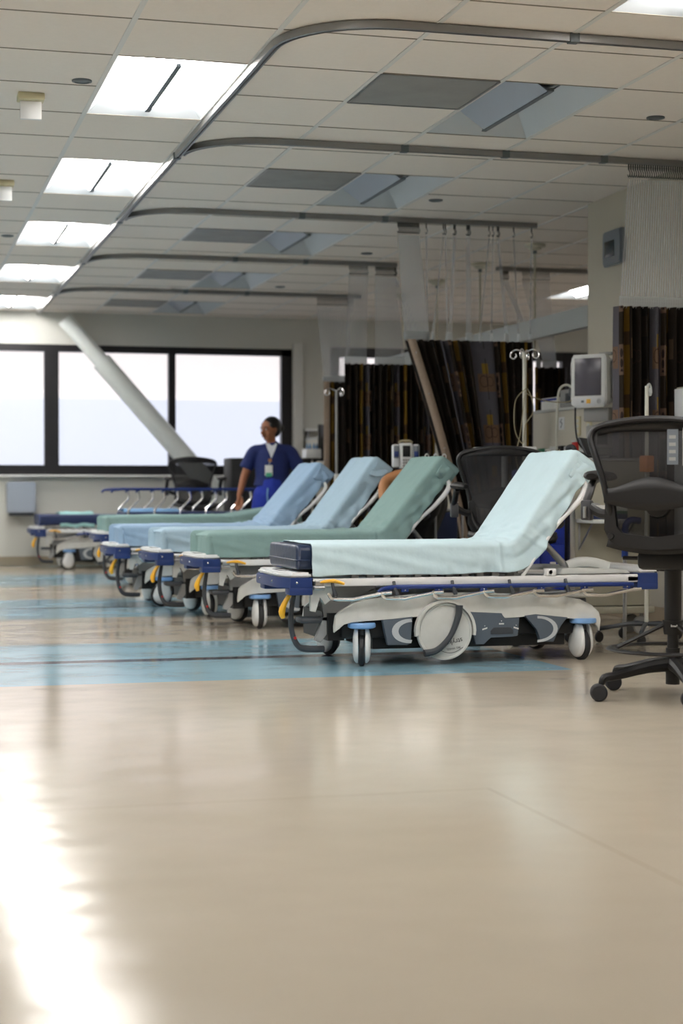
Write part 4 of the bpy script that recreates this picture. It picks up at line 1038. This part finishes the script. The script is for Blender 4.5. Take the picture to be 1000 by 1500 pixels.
# poles
def iv_pole(lab, loc, h, nh, m='steel', base=True, r=.011, base_r=.26, clear=False):
    t = thing('iv_pole', lab, 'drip stand', loc, .4, 'drip stands')
    bm = new(); tube(bm, [(0, 0, .08), (0, 0, h)], r, 12); obj('pole', bm, m, t)
    for k in range(nh):
        a = 2 * PI * k / nh + .5; c, s = math.cos(a), math.sin(a)
        pts = [(0, 0, h - .01), (c * .05, s * .05, h + .012), (c * .085, s * .085, h), (c * .095, s * .095, h - .03), (c * .075, s * .075, h - .045), (c * .055, s * .055, h - .03), (c * .06, s * .06, h - .012)]
        bm = new(); tube(bm, pts, .0045 if not clear else .008, 8, 4); obj('hook', bm, 'clear_plastic' if clear else 'chrome', t)
    bm = new(); tube(bm, [(0, 0, h * .55), (0, 0, h * .55 + .06)], r * 1.8, 12); obj('collar', bm, 'off_white', t)
    for k in range(5):
        a = 2 * PI * k / 5; c, s = math.cos(a), math.sin(a)
        bm = new(); tube(bm, [(0, 0, .10), (c * .1, s * .1, .10), (c * base_r, s * base_r, .075), (c * base_r, s * base_r, .055)], .012, 8); l = obj('base_leg', bm, 'dark_grey', t)
        bm = new(); lathe(bm, [(0, -.009), (.026, -.009), (.03, -.004), (.03, .004), (.026, .009), (0, .009)], 16, (c * base_r, s * base_r, .03), 'Y'); obj('caster_wheel', bm, 'rubber', l)
    return t
iv_pole('white drip stand with curled hooks in front of the half open curtain', (3.981, 10.2, 0), 1.72, 4, 'cable_white', r=.013)
p2_ = iv_pole('drip stand with one clear hook, behind the near mesh chair', (4.03, 8.5, 0), 1.40, 1, 'cable_white', clear=True)
bm = new(); box(bm, -.03, .03, -.03, .03, .93, 1.02, .008); obj('clamp', bm, 'orange', p2_, label='orange clamp')
iv_pole('grey drip stand between the blue beds and the far curtain', (3.55, 13.25, 0), 1.64, 3, 'track_metal', r=.012)
pp = iv_pole('drip stand carrying the white and blue pump', (3.665, 11.80, 0), 1.15, 0, 'track_metal', base_r=.12)
# pump clamped on its stand
t = thing('infusion_pump', 'white pump with blue side modules and a dark display, behind the sky blue bed', 'medical pump', (3.64, 11.67, .985), math.radians(-10))
bm = new(); box(bm, -.045, .045, -.05, .05, 0, .185, .012); obj('controller', bm, 'white_plastic', t)
bm = new(); box(bm, -.026, .028, -.054, -.049, .085, .165, .002); obj('display', bm, 'black_metal', t)
bm = new()
for i in range(3):
    for j in range(3): box(bm, -.026 + i * .019, -.012 + i * .019, -.0525, -.049, .015 + j * .02, .029 + j * .02, .001)
obj('keypad', bm, 'machine_grey', t)
for s in (-1, 1):
    bm = new(); box(bm, s * .072 - .024, s * .072 + .024, -.045, .045, .01, .175, .012); k = obj('module', bm, 'white_panel', t)
    bm = new(); box(bm, s * .072 - .018, s * .072 + .018, -.05, -.043, .075, .165, .004); obj('door', bm, 'tablet_grey', k); 
    bm = new(); box(bm, s * .072 - .016, s * .072 + .016, -.052, -.049, .085, .125, .002); obj('blue_panel', bm, 'rail_blue', k)
bm = new(); tube(bm, [(-.05, 0, .185), (-.03, 0, .20), (.03, 0, .20), (.05, 0, .185)], .008, 8, 3); obj('handle', bm, 'cable_tan', t)
bm = new(); box(bm, -.01, .035, .05, .13, .05, .12, .004); obj('clamp', bm, 'dark_grey', t)
# two carts behind the head of the near bed
t = thing('supply_cart', 'bright blue drawer cart behind the head of the aqua bed', 'cart', (3.585, 8.95, 0))
bm = new(); box(bm, .0, .155, 0, .45, .10, .95, .008); obj('cabinet', bm, 'cart_blue', t)
for k in range(4):
    z = .12 + .205 * k; bm = new(); box(bm, .008, .147, -.008, .003, z, z + .195, .005); d_ = obj('drawer', bm, 'cart_blue', t)
    bm = new(); box(bm, .06, .095, -.0095, -.0075, z + .085, z + .10); obj('label_holder', bm, 'label_white', d_)
for k, (x, y) in enumerate(((.03, .05), (.125, .05), (.03, .4), (.125, .4))):
    bm = new(); lathe(bm, [(0, -.012), (.045, -.012), (.05, -.006), (.05, .006), (.045, .012), (0, .012)], 20, (x, y, .05), 'Y'); obj('caster_wheel', bm, 'rubber', t)
t = thing('work_cart', 'beige workstation cart with a steel edge post and a fold out shelf', 'cart', (3.765, 8.95, 0))
bm = new(); box(bm, .035, .50, .0, .20, .17, 1.0, .006); obj('cabinet', bm, 'cart_beige', t)
bm = new(); box(bm, 0, .033, -.01, .03, .14, 1.005, .004); obj('edge_post', bm, 'steel', t)
bm = new(); box(bm, .0, .52, -.03, .22, .125, .165, .01); obj('base', bm, 'cart_beige', t)
bm = new(); box(bm, .03, .51, -.02, .21, 1.0, 1.015, .004); obj('worktop', bm, 'machine_grey', t)
for x, y in ((.06, .03), (.46, .03), (.06, .17), (.46, .17)):
    bm = new(); tube(bm, [(x, y, .07), (x, y, .13)], .012, 8); lathe(bm, [(0, -.012), (.047, -.012), (.054, -.006), (.054, .006), (.047, .012), (0, .012)], 22, (x, y, .054), 'Y'); obj('caster', bm, 'machine_grey', t)
bm = new(); box(bm, .04, .33, -.24, .0, .645, .668, .006); k = obj('fold_shelf', bm, 'off_white', t)
for x in (.06, .31):
    bm = new(); tube(bm, [(x, -.19, .645), (x, -.01, .50)], .006, 8); tube(bm, [(x, -.004, .64), (x, -.004, .49)], .007, 8); obj('shelf_bracket', bm, 'steel', k)
for x, lab in ((3.875, 'left white, green and navy glove box on the fold out shelf'), (3.995, 'right white, green and navy glove box on the fold out shelf')):
    t = thing('glove_box', lab, 'box', (x, 8.84, .668), 0, 'glove boxes on the fold out shelf')
    bm = new(); box(bm, -.056, .056, -.05, .05, 0, .03, .002); obj('lower_band', bm, 'navy_mattress', t)
    bm = new(); box(bm, -.0563, .0563, -.0503, .0503, .03, .046, .001); obj('green_band', bm, 'green', t)
    bm = new(); box(bm, -.056, .056, -.05, .05, .046, .078, .002); obj('upper_band', bm, 'label_white', t)
    bm = new(); ball(bm, (0, 0, .08), .02, 1.6, .8, .6, 10); obj('glove_tip', bm, 'machine_grey', t)
t = thing('laptop', 'dark laptop with a tilted screen on the beige cart', 'laptop', (4.00, 9.05, 1.015), math.radians(50))
bm = new(); box(bm, -.085, .085, -.08, .06, 0, .018, .005); obj('keyboard', bm, 'black_metal', t)
bm = new(); box(bm, -.085, .085, -.006, .006, 0, .11, .004); o = obj('screen', bm, 'dark_grey', t, loc=(0, .06, .018)); o.rotation_euler.x = math.radians(-25)
t = thing('desk_phone', 'black desk phone with its handset, left of the laptop', 'telephone', (3.835, 8.99, 1.015), .3)
bm = new(); prism(bm, [(-.04, 0), (.05, 0), (.05, .045), (-.04, .018)], -.05, .05, .005, 'YZ'); obj('body', bm, 'black_metal', t)
bm = new(); tube(bm, [(-.035, -.02, .03), (-.035, .0, .06), (-.035, .04, .062), (-.035, .05, .045)], .014, 10, 4); obj('handset', bm, 'rubber', t)
t = thing('walking_cane', 'blue sleeved hook handle on a metal rod in front of the beige cart', 'cane', (3.975, 8.66, 0))
bm = new(); tube(bm, [(0, 0, .0), (0, 0, .48)], .011, 10); obj('rod', bm, 'steel', t)
bm = new(); tube(bm, [(0, 0, .46), (0, 0, .60), (.01, 0, .645), (.04, 0, .665), (.09, 0, .66)], .019, 12, 4); obj('handle', bm, 'rail_blue', t)
t = thing('slim_cabinet', 'slim white cabinet at the right edge behind the mesh chair', 'cabinet', (4.475, 8.75, 0))
bm = new(); box(bm, 0, .19, 0, .3, .0, 1.43, .008); obj('body', bm, 'cart_beige', t)
bm = new(); box(bm, -.012, 0, .004, .296, .04, 1.42, .004); k = obj('door', bm, 'white_panel', t); bm = new(); tube(bm, [(-.02, .04, .7), (-.02, .04, .85)], .006, 8); obj('handle', bm, 'steel', k)
# far wall pieces
t = thing('towel_dispenser', 'bluish grey dispenser box mounted under the left window', 'dispenser', (1.46, WY, .735))
bm = new(); prism(bm, [(-.15, -.15), (-.152, .165), (-.14, .185), (.14, .185), (.152, .165), (.15, -.15)], -.22, 0, .012); obj('cover', bm, 'tablet_grey' if False else 'dispenser_grey', t)
bm = new(); box(bm, -.13, .13, -.20, -.01, -.185, -.15, .006); obj('tray', bm, 'dark_grey', t)
t = thing('storage_cabinet', 'low black cabinet under the middle window behind the person in scrubs', 'cabinet', (3.50, 17.3, 0))
bm = new(); box(bm, 0, .86, 0, .4, 0, 1.165, .008); obj('body', bm, 'chair_black', t)
for k in range(2):
    bm = new(); box(bm, .01 + k * .425, .42 + k * .425, -.012, 0, .04, 1.15, .004); d_ = obj('door', bm, 'black_metal', t); bm = new(); tube(bm, [(.39 + k * .06, -.02, .7), (.39 + k * .06, -.02, .85)], .005, 8); obj('handle', bm, 'steel', d_)
t = thing('supply_bin', 'white bin of bluish bottles on the black cabinet, right of the person in scrubs', 'bin', (4.32, 17.35, 1.165)); bm = new(); box(bm, .0, .16, 0, .2, 0, .10, .006); obj('bin', bm, 'white_plastic', t)
for k in range(4):
    bm = new(); lathe(bm, [(.014, 0), (.014, .12), (.006, .135), (.006, .15), (0, .15)], 12, (.025 + k * .037, .08 + .02 * (k % 2), .012)); obj('bottle', bm, 'cloth_blue', t)
t = thing('wall_shelf', 'small white shelf on the wall between window and far curtain', 'shelf', (4.66, WY, 1.50)); bm = new(); box(bm, 0, .28, -.16, 0, 0, .03, .004); obj('board', bm, 'white_plastic', t); bm = new(); box(bm, .02, .04, -.12, 0, -.1, 0, .003); obj('bracket', bm, 'steel', t)
t = thing('flat_monitor', 'black computer monitor seen edge on beside the far curtain', 'monitor', (4.55, 17.5, 1.165), math.radians(60)); bm = new(); box(bm, -.2, .2, -.015, .015, .10, .36, .006); obj('screen', bm, 'black_metal', t); bm = new(); box(bm, -.03, .03, .0, .03, .0, .14, .003); box(bm, -.08, .08, -.06, .08, 0, .012, .003); obj('stand', bm, 'black_metal', t)
t = thing('side_table', 'dark side table under the edge on monitor', 'table', (4.38, 17.3, 0)); bm = new(); box(bm, 0, .27, 0, .45, 1.14, 1.165, .003); obj('tabletop', bm, 'chair_black', t)
for x, y in ((.02, .02), (.25, .02), (.02, .43), (.25, .43)): bm = new(); box(bm, x - .015, x + .015, y - .015, y + .015, 0, 1.14); obj('leg', bm, 'chair_black', t)
# folded drip hooks behind the green bed
t = thing('hook_rail', 'three small white hooks just above the back of the green bed', 'hook rail', (3.50, 10.56, .0))
bm = new(); tube(bm, [(0, 0, 0), (0, 0, 1.05)], .009, 8); tube(bm, [(-.07, 0, 1.03), (.07, 0, 1.03)], .006, 8); obj('post', bm, 'steel', t)
for x in (-.06, 0, .06): bm = new(); tube(bm, [(x, 0, 1.03), (x - .012, 0, 1.055), (x, 0, 1.068), (x + .012, 0, 1.055), (x + .010, 0, 1.04)], .004, 8, 3); obj('hook', bm, 'white_plastic', t)
t = thing('overbed_tray', 'white tray top showing over the mesh chair behind the aqua bed', 'tray table', (3.60, 9.55, 0)); bm = new(); box(bm, -.16, .16, -.12, .12, 1.07, 1.09, .006); obj('tabletop', bm, 'white_plastic', t)
bm = new(); tube(bm, [(0, 0, .06), (0, 0, 1.07)], .02, 12); obj('column', bm, 'steel', t); bm = new(); box(bm, -.16, .16, -.12, .12, .02, .06, .01); obj('base', bm, 'off_white', t)
o = None

# ================================================================ PEOPLE
def remesh(o, v, it=6):
    m_ = o.modifiers.new('remesh', 'REMESH'); m_.mode = 'VOXEL'; m_.voxel_size = v; m_.use_smooth_shade = True
    if it: s = o.modifiers.new('smooth', 'SMOOTH'); s.iterations = it; s.factor = .5
def limb(bm, pts, radii, smooth=4, flat=1):
    tube(bm, pts, .03, 14, smooth, radii, flat)
    for p, r in ((pts[0], radii[0]), (pts[-1], radii[-1])): ball(bm, p, r * .98, seg=12)
def head(bm, c, f, up=(0, 0, 1), s=1.0):
    """skull, jaw, nose, lips and ears; f = the way the face looks"""
    f = Vector(f).normalized(); up = Vector(up); rt = f.cross(up).normalized(); up = rt.cross(f)
    R = Matrix((rt, f, up)).transposed().to_4x4(); C0 = Vector(c)
    def P(x, y, z): return C0 + (rt * x + f * y + up * z) * s
    ball(bm, P(0, -.012, .022), .083 * s, .90, 1.10, 1.0, 20, R); ball(bm, P(0, .022, -.025), .066 * s, .88, .92, 1.08, 18, R)
    ball(bm, P(0, .045, -.078), .032 * s, 1.15, .9, .75, 12, R)
    limb(bm, [P(0, .080, .012), P(0, .094, -.012), P(0, .100, -.026)], [.007 * s, .010 * s, .014 * s], 3)
    for x in (-1, 1):
        ball(bm, P(x * .013, .090, -.030), .008 * s, seg=10, rot=R); ball(bm, P(x * .032, .066, .024), .017 * s, 1.3, .6, .45, 10, R)
        ball(bm, P(x * .076, -.005, -.005), .022 * s, .35, .7, 1.25, 10, R); ball(bm, P(x * .040, .058, -.025), .022 * s, 1, .8, 1, 10, R)
    ball(bm, P(0, .086, -.050), .015 * s, 1.4, .6, .5, 10, R); ball(bm, P(0, .083, -.060), .014 * s, 1.3, .6, .55, 10, R)
    return P, R
def hand(bm, w, d, side, palm_n, s=1.0, curl=.35):
    """palm and five bent fingers; w = wrist, d = pointing direction, side = towards the thumb"""
    w, d, side, n = Vector(w), Vector(d).normalized(), Vector(side).normalized(), Vector(palm_n).normalized()
    limb(bm, [w, w + d * .035 * s, w + d * .075 * s], [.024 * s, .030 * s, .028 * s], 3, .6)
    for k, (off, L) in enumerate(((.026, .062), (.009, .072), (-.008, .066), (-.024, .052))):
        b = w + d * .072 * s + side * off * s; q1 = b + (d + n * curl * .4) * L * .45 * s; q2 = q1 + (d * .8 + n * curl) * L * .32 * s; q3 = q2 + (d * .45 + n * curl * 1.6) * L * .24 * s
        limb(bm, [b - d * .01, b, q1, q2, q3], [.009 * s, .0095 * s, .0085 * s, .008 * s, .0065 * s], 2)
    b = w + d * .022 * s + side * .028 * s; limb(bm, [b, b + (side * .6 + d) * .026 * s, b + (side * .45 + d * 1.0 + n * .3) * .050 * s, b + (side * .2 + d * 1.1 + n * .5) * .066 * s], [.013 * s, .011 * s, .010 * s, .008 * s], 2)
PX, PY = 3.50, 15.38
t = thing('person', 'person in navy scrub top and royal blue trousers, dark hair tied back, looking left', 'person', (PX, PY, 0), math.radians(-13))
bm = new()
limb(bm, [(0, .0, .80), (0, .0, .92), (0, .01, 1.05), (0, .01, 1.17), (0, .01, 1.22)], [.105, .095, .10, .10, .075], 3, 1.3)
limb(bm, [(-.01, .01, 1.20), (-.01, -.002, 1.27), (-.015, -.01, 1.33)], [.055, .044, .046], 3)
P_, R_ = head(bm, (-.022, -.018, 1.392), (-.72, -.66, -.13), s=1.0)
for sx, el, wr, hd in ((-1, (-.255, .0, .965), (-.305, -.10, .775), (-.16, -.25, -1)), (1, (.245, .05, .97), (.20, -.10, .80), (-.3, -.5, -.8))):
    limb(bm, [(sx * .11, .01, 1.195), (sx * .165, .01, 1.175), (sx * .21, .01, 1.08), el, ((el[0] + wr[0]) / 2, (el[1] + wr[1]) / 2, (el[2] + wr[2]) / 2), wr], [.05, .050, .044, .038, .033, .023])
    hand(bm, wr, hd, (-sx * .9, -.4, .1), (.0, -.5, -.6), .95)
for sx in (-1, 1): limb(bm, [(sx * .07, 0, .80), (sx * .085, -.0, .62), (sx * .085, -.005, .42), (sx * .085, .01, .25), (sx * .085, .02, .08)], [.10, .088, .058, .055, .038]); limb(bm, [(sx * .085, .03, .05), (sx * .09, -.06, .035), (sx * .095, -.13, .025)], [.04, .035, .024])
b_ = obj('body', bm, 'skin', t, angle=180); remesh(b_, .0065, 4)
# hair: cap on the skull and a low bun
bm = new(); ball(bm, P_(0, -.030, .034), .088, .95, 1.06, 1.0, 20, R_); ball(bm, P_(0, -.055, -.01), .07, .98, .8, 1.0, 16, R_); ball(bm, P_(-.01, -.128, .0), .036, 1, 1, 1.05, 14, R_)
for x in (-1, 1): ball(bm, P_(x * .062, .012, .045), .03, .6, 1.1, 1.0, 10, R_)
h_ = obj('hair', bm, 'hair_black', t, angle=180); remesh(h_, .007, 3)
for x in (-1, 1):
    bm = new(); ball(bm, P_(x * .032, .079, .010), .0095, 1.3, .6, .7, 10, R_); e_ = obj('eye', bm, 'eye_white', t); bm = new(); ball(bm, P_(x * .032, .084, .010), .0055, 1, .6, 1, 8, R_); obj('iris', bm, 'hair_black', e_)
    bm = new(); limb(bm, [P_(x * .016, .087, .027), P_(x * .034, .084, .033), P_(x * .052, .070, .028)], [.0035, .004, .0025], 2); obj('eyebrow', bm, 'hair_black', t)
bm = new(); limb(bm, [P_(-.022, .086, -.054), P_(-.008, .094, -.052), P_(.008, .094, -.052), P_(.022, .086, -.054)], [.003, .006, .006, .003], 2); obj('lips', bm, 'lips', t)
# scrub top
bm = new(); limb(bm, [(0, 0, .87), (0, 0, .95), (0, .005, 1.08), (0, .01, 1.17), (0, .012, 1.215)], [.135, .118, .122, .118, .085], 4, 1.34)
limb(bm, [(-.14, .01, 1.185), (0, .012, 1.215), (.14, .01, 1.185)], [.062, .06, .062], 3)
for sx in (-1, 1): tube(bm, [(sx * .10, .01, 1.19), (sx * .165, .01, 1.18), (sx * .215, .01, 1.10), (sx * .245, .008, 1.03)], .06, 16, 4, radii=[.064, .066, .062, .064])
k_ = obj('scrub_top', bm, 'scrub_navy', t, angle=180); remesh(k_, .009, 4)
bm = new(); v_ = [(-.058, -.045, 1.265), (.050, -.045, 1.265), (.030, -.092, 1.21), (-.006, -.122, 1.125), (-.042, -.092, 1.21)]
vs = [bm.verts.new(p) for p in v_]; bm.faces.new(vs); vs2 = [bm.verts.new((p[0], p[1] + .035, p[2] - .01)) for p in v_]; bm.faces.new(vs2[::-1])
for q in range(5): bm.faces.new((vs[q], vs2[q], vs2[(q + 1) % 5], vs[(q + 1) % 5]))
obj('undershirt', bm, 'undershirt', t, False)
bm = new(); limb(bm, [(0, 0, .86), (0, 0, .78)], [.15, .155], 2, .8)
for sx in (-1, 1): limb(bm, [(sx * .065, 0, .79), (sx * .09, -.0, .62), (sx * .092, 0, .42), (sx * .092, .01, .14)], [.115, .105, .088, .085])
k_ = obj('trousers', bm, 'scrub_royal', t, angle=180); remesh(k_, .011, 4)
bm = new(); tube(bm, [(-.04, -.142, .85), (-.045, -.140, .78), (-.04, -.138, .72)], .008, 6); obj('drawstring', bm, 'cloth_blue', t)
for sx in (-1, 1): bm = new(); limb(bm, [(sx * .085, .04, .045), (sx * .09, -.05, .042), (sx * .095, -.135, .032)], [.044, .042, .03]); obj('shoe', bm, 'label_white', t)
bd = thing('id_badge', 'white and green badge hanging on the chest of the navy scrub top', 'badge', (PX, PY, 0), math.radians(-13))
bm = new(); box(bm, -.066, .004, -.136, -.130, .965, 1.06, .002); obj('card', bm, 'label_white', bd); bm = new(); box(bm, -.058, -.002, -.139, -.1355, .955, .99, .001); obj('green_band', bm, 'badge_green', bd)
bm = new(); tube(bm, [(-.03, -.133, 1.055), (-.022, -.128, 1.09)], .003, 6); obj('cord', bm, 'off_white', bd); bm = new(); lathe(bm, [(0, 0), (.017, 0), (.017, -.008), (0, -.01)], 16, (-.02, -.122, 1.105), 'Y'); obj('reel', bm, 'skin_tan', bd)
# someone crouching between the green and the sky blue bed: mostly hidden, an arm shows
t = thing('person', 'person crouching behind the raised green bed, only a bare bent arm showing', 'person', (3.35, 10.715, 0))
bm = new()
limb(bm, [(0, 0, .42), (.05, 0, .58), (.13, 0, .74), (.16, 0, .82)], [.13, .125, .125, .09], 3, .9)
limb(bm, [(.16, 0, .82), (.18, 0, .86)], [.05, .048], 2); P2, R2 = head(bm, (.20, -.005, .905), (-.8, -.3, -.5), (-.4, 0, 1), .85)
limb(bm, [(.17, .08, .87), (.11, .12, .915), (-.01, .13, .925), (-.11, .12, .885), (-.14, .06, .80), (-.14, .0, .70), (-.14, -.03, .62)], [.055, .052, .044, .038, .036, .032, .023]); hand(bm, (-.14, -.03, .62), (.1, -.1, -1), (0, -1, 0), (1, 0, 0), .9)
limb(bm, [(.15, -.10, .82), (.12, -.14, .70), (.02, -.12, .60), (-.06, -.06, .56)], [.055, .045, .036, .024]); hand(bm, (-.06, -.06, .56), (-1, .1, -.3), (0, 0, 1), (0, 1, 0), .9)
for sx in (-1, 1): limb(bm, [(0, sx * .07, .42), (-.18, sx * .085, .44), (-.33, sx * .09, .47), (-.26, sx * .09, .27), (-.16, sx * .09, .08)], [.10, .085, .065, .052, .038]); limb(bm, [(-.16, sx * .09, .05), (-.30, sx * .09, .03)], [.038, .026])
b_ = obj('body', bm, 'skin_tan', t, angle=180); remesh(b_, .007, 4)
bm = new(); limb(bm, [(0, 0, .42), (.05, 0, .58), (.13, 0, .76), (.16, 0, .84)], [.165, .165, .165, .125], 3, .95)
for sx in (-1, 1): tube(bm, [(.15, sx * .06, .84), (.13, sx * .11, .88), (.10, sx * .125, .89)], .07, 14, 3)
limb(bm, [(.15, -.09, .83), (.12, -.14, .70), (.03, -.12, .61)], [.07, .058, .05])
k_ = obj('shirt', bm, 'chair_black', t, angle=180); remesh(k_, .011, 4)
bm = new()
for sx in (-1, 1): limb(bm, [(0, sx * .07, .42), (-.18, sx * .085, .44), (-.34, sx * .09, .47), (-.27, sx * .09, .27), (-.19, sx * .09, .14)], [.12, .10, .08, .068, .06])
k_ = obj('trousers', bm, 'dark_grey', t, angle=180); remesh(k_, .011, 4)
bm = new(); ball(bm, P2(0, -.03, .034), .074, .95, 1.06, 1.0, 16, R2); ball(bm, P2(0, -.055, -.01), .06, .98, .8, 1, 14, R2); k_ = obj('hair', bm, 'hair_black', t, angle=180); remesh(k_, .009, 3)
t = thing('linen_hamper', 'dark blue hamper bag on a steel frame behind the head of the green bed', 'hamper', (3.62, 11.0, 0))
bm = new(); box(bm, .02, .20, .02, .28, .12, .68, .03); obj('bag', bm, 'navy_mattress', t)
bm = new(); tube(bm, [(0, 0, .69), (.22, 0, .69), (.22, .30, .69), (0, .30, .69)], .009, 8, closed=True); obj('rim', bm, 'steel', t)
for x, y in ((0, 0), (.22, 0), (.22, .3), (0, .3)): bm = new(); tube(bm, [(x, y, 0), (x, y, .69)], .009, 8); obj('leg', bm, 'steel', t)
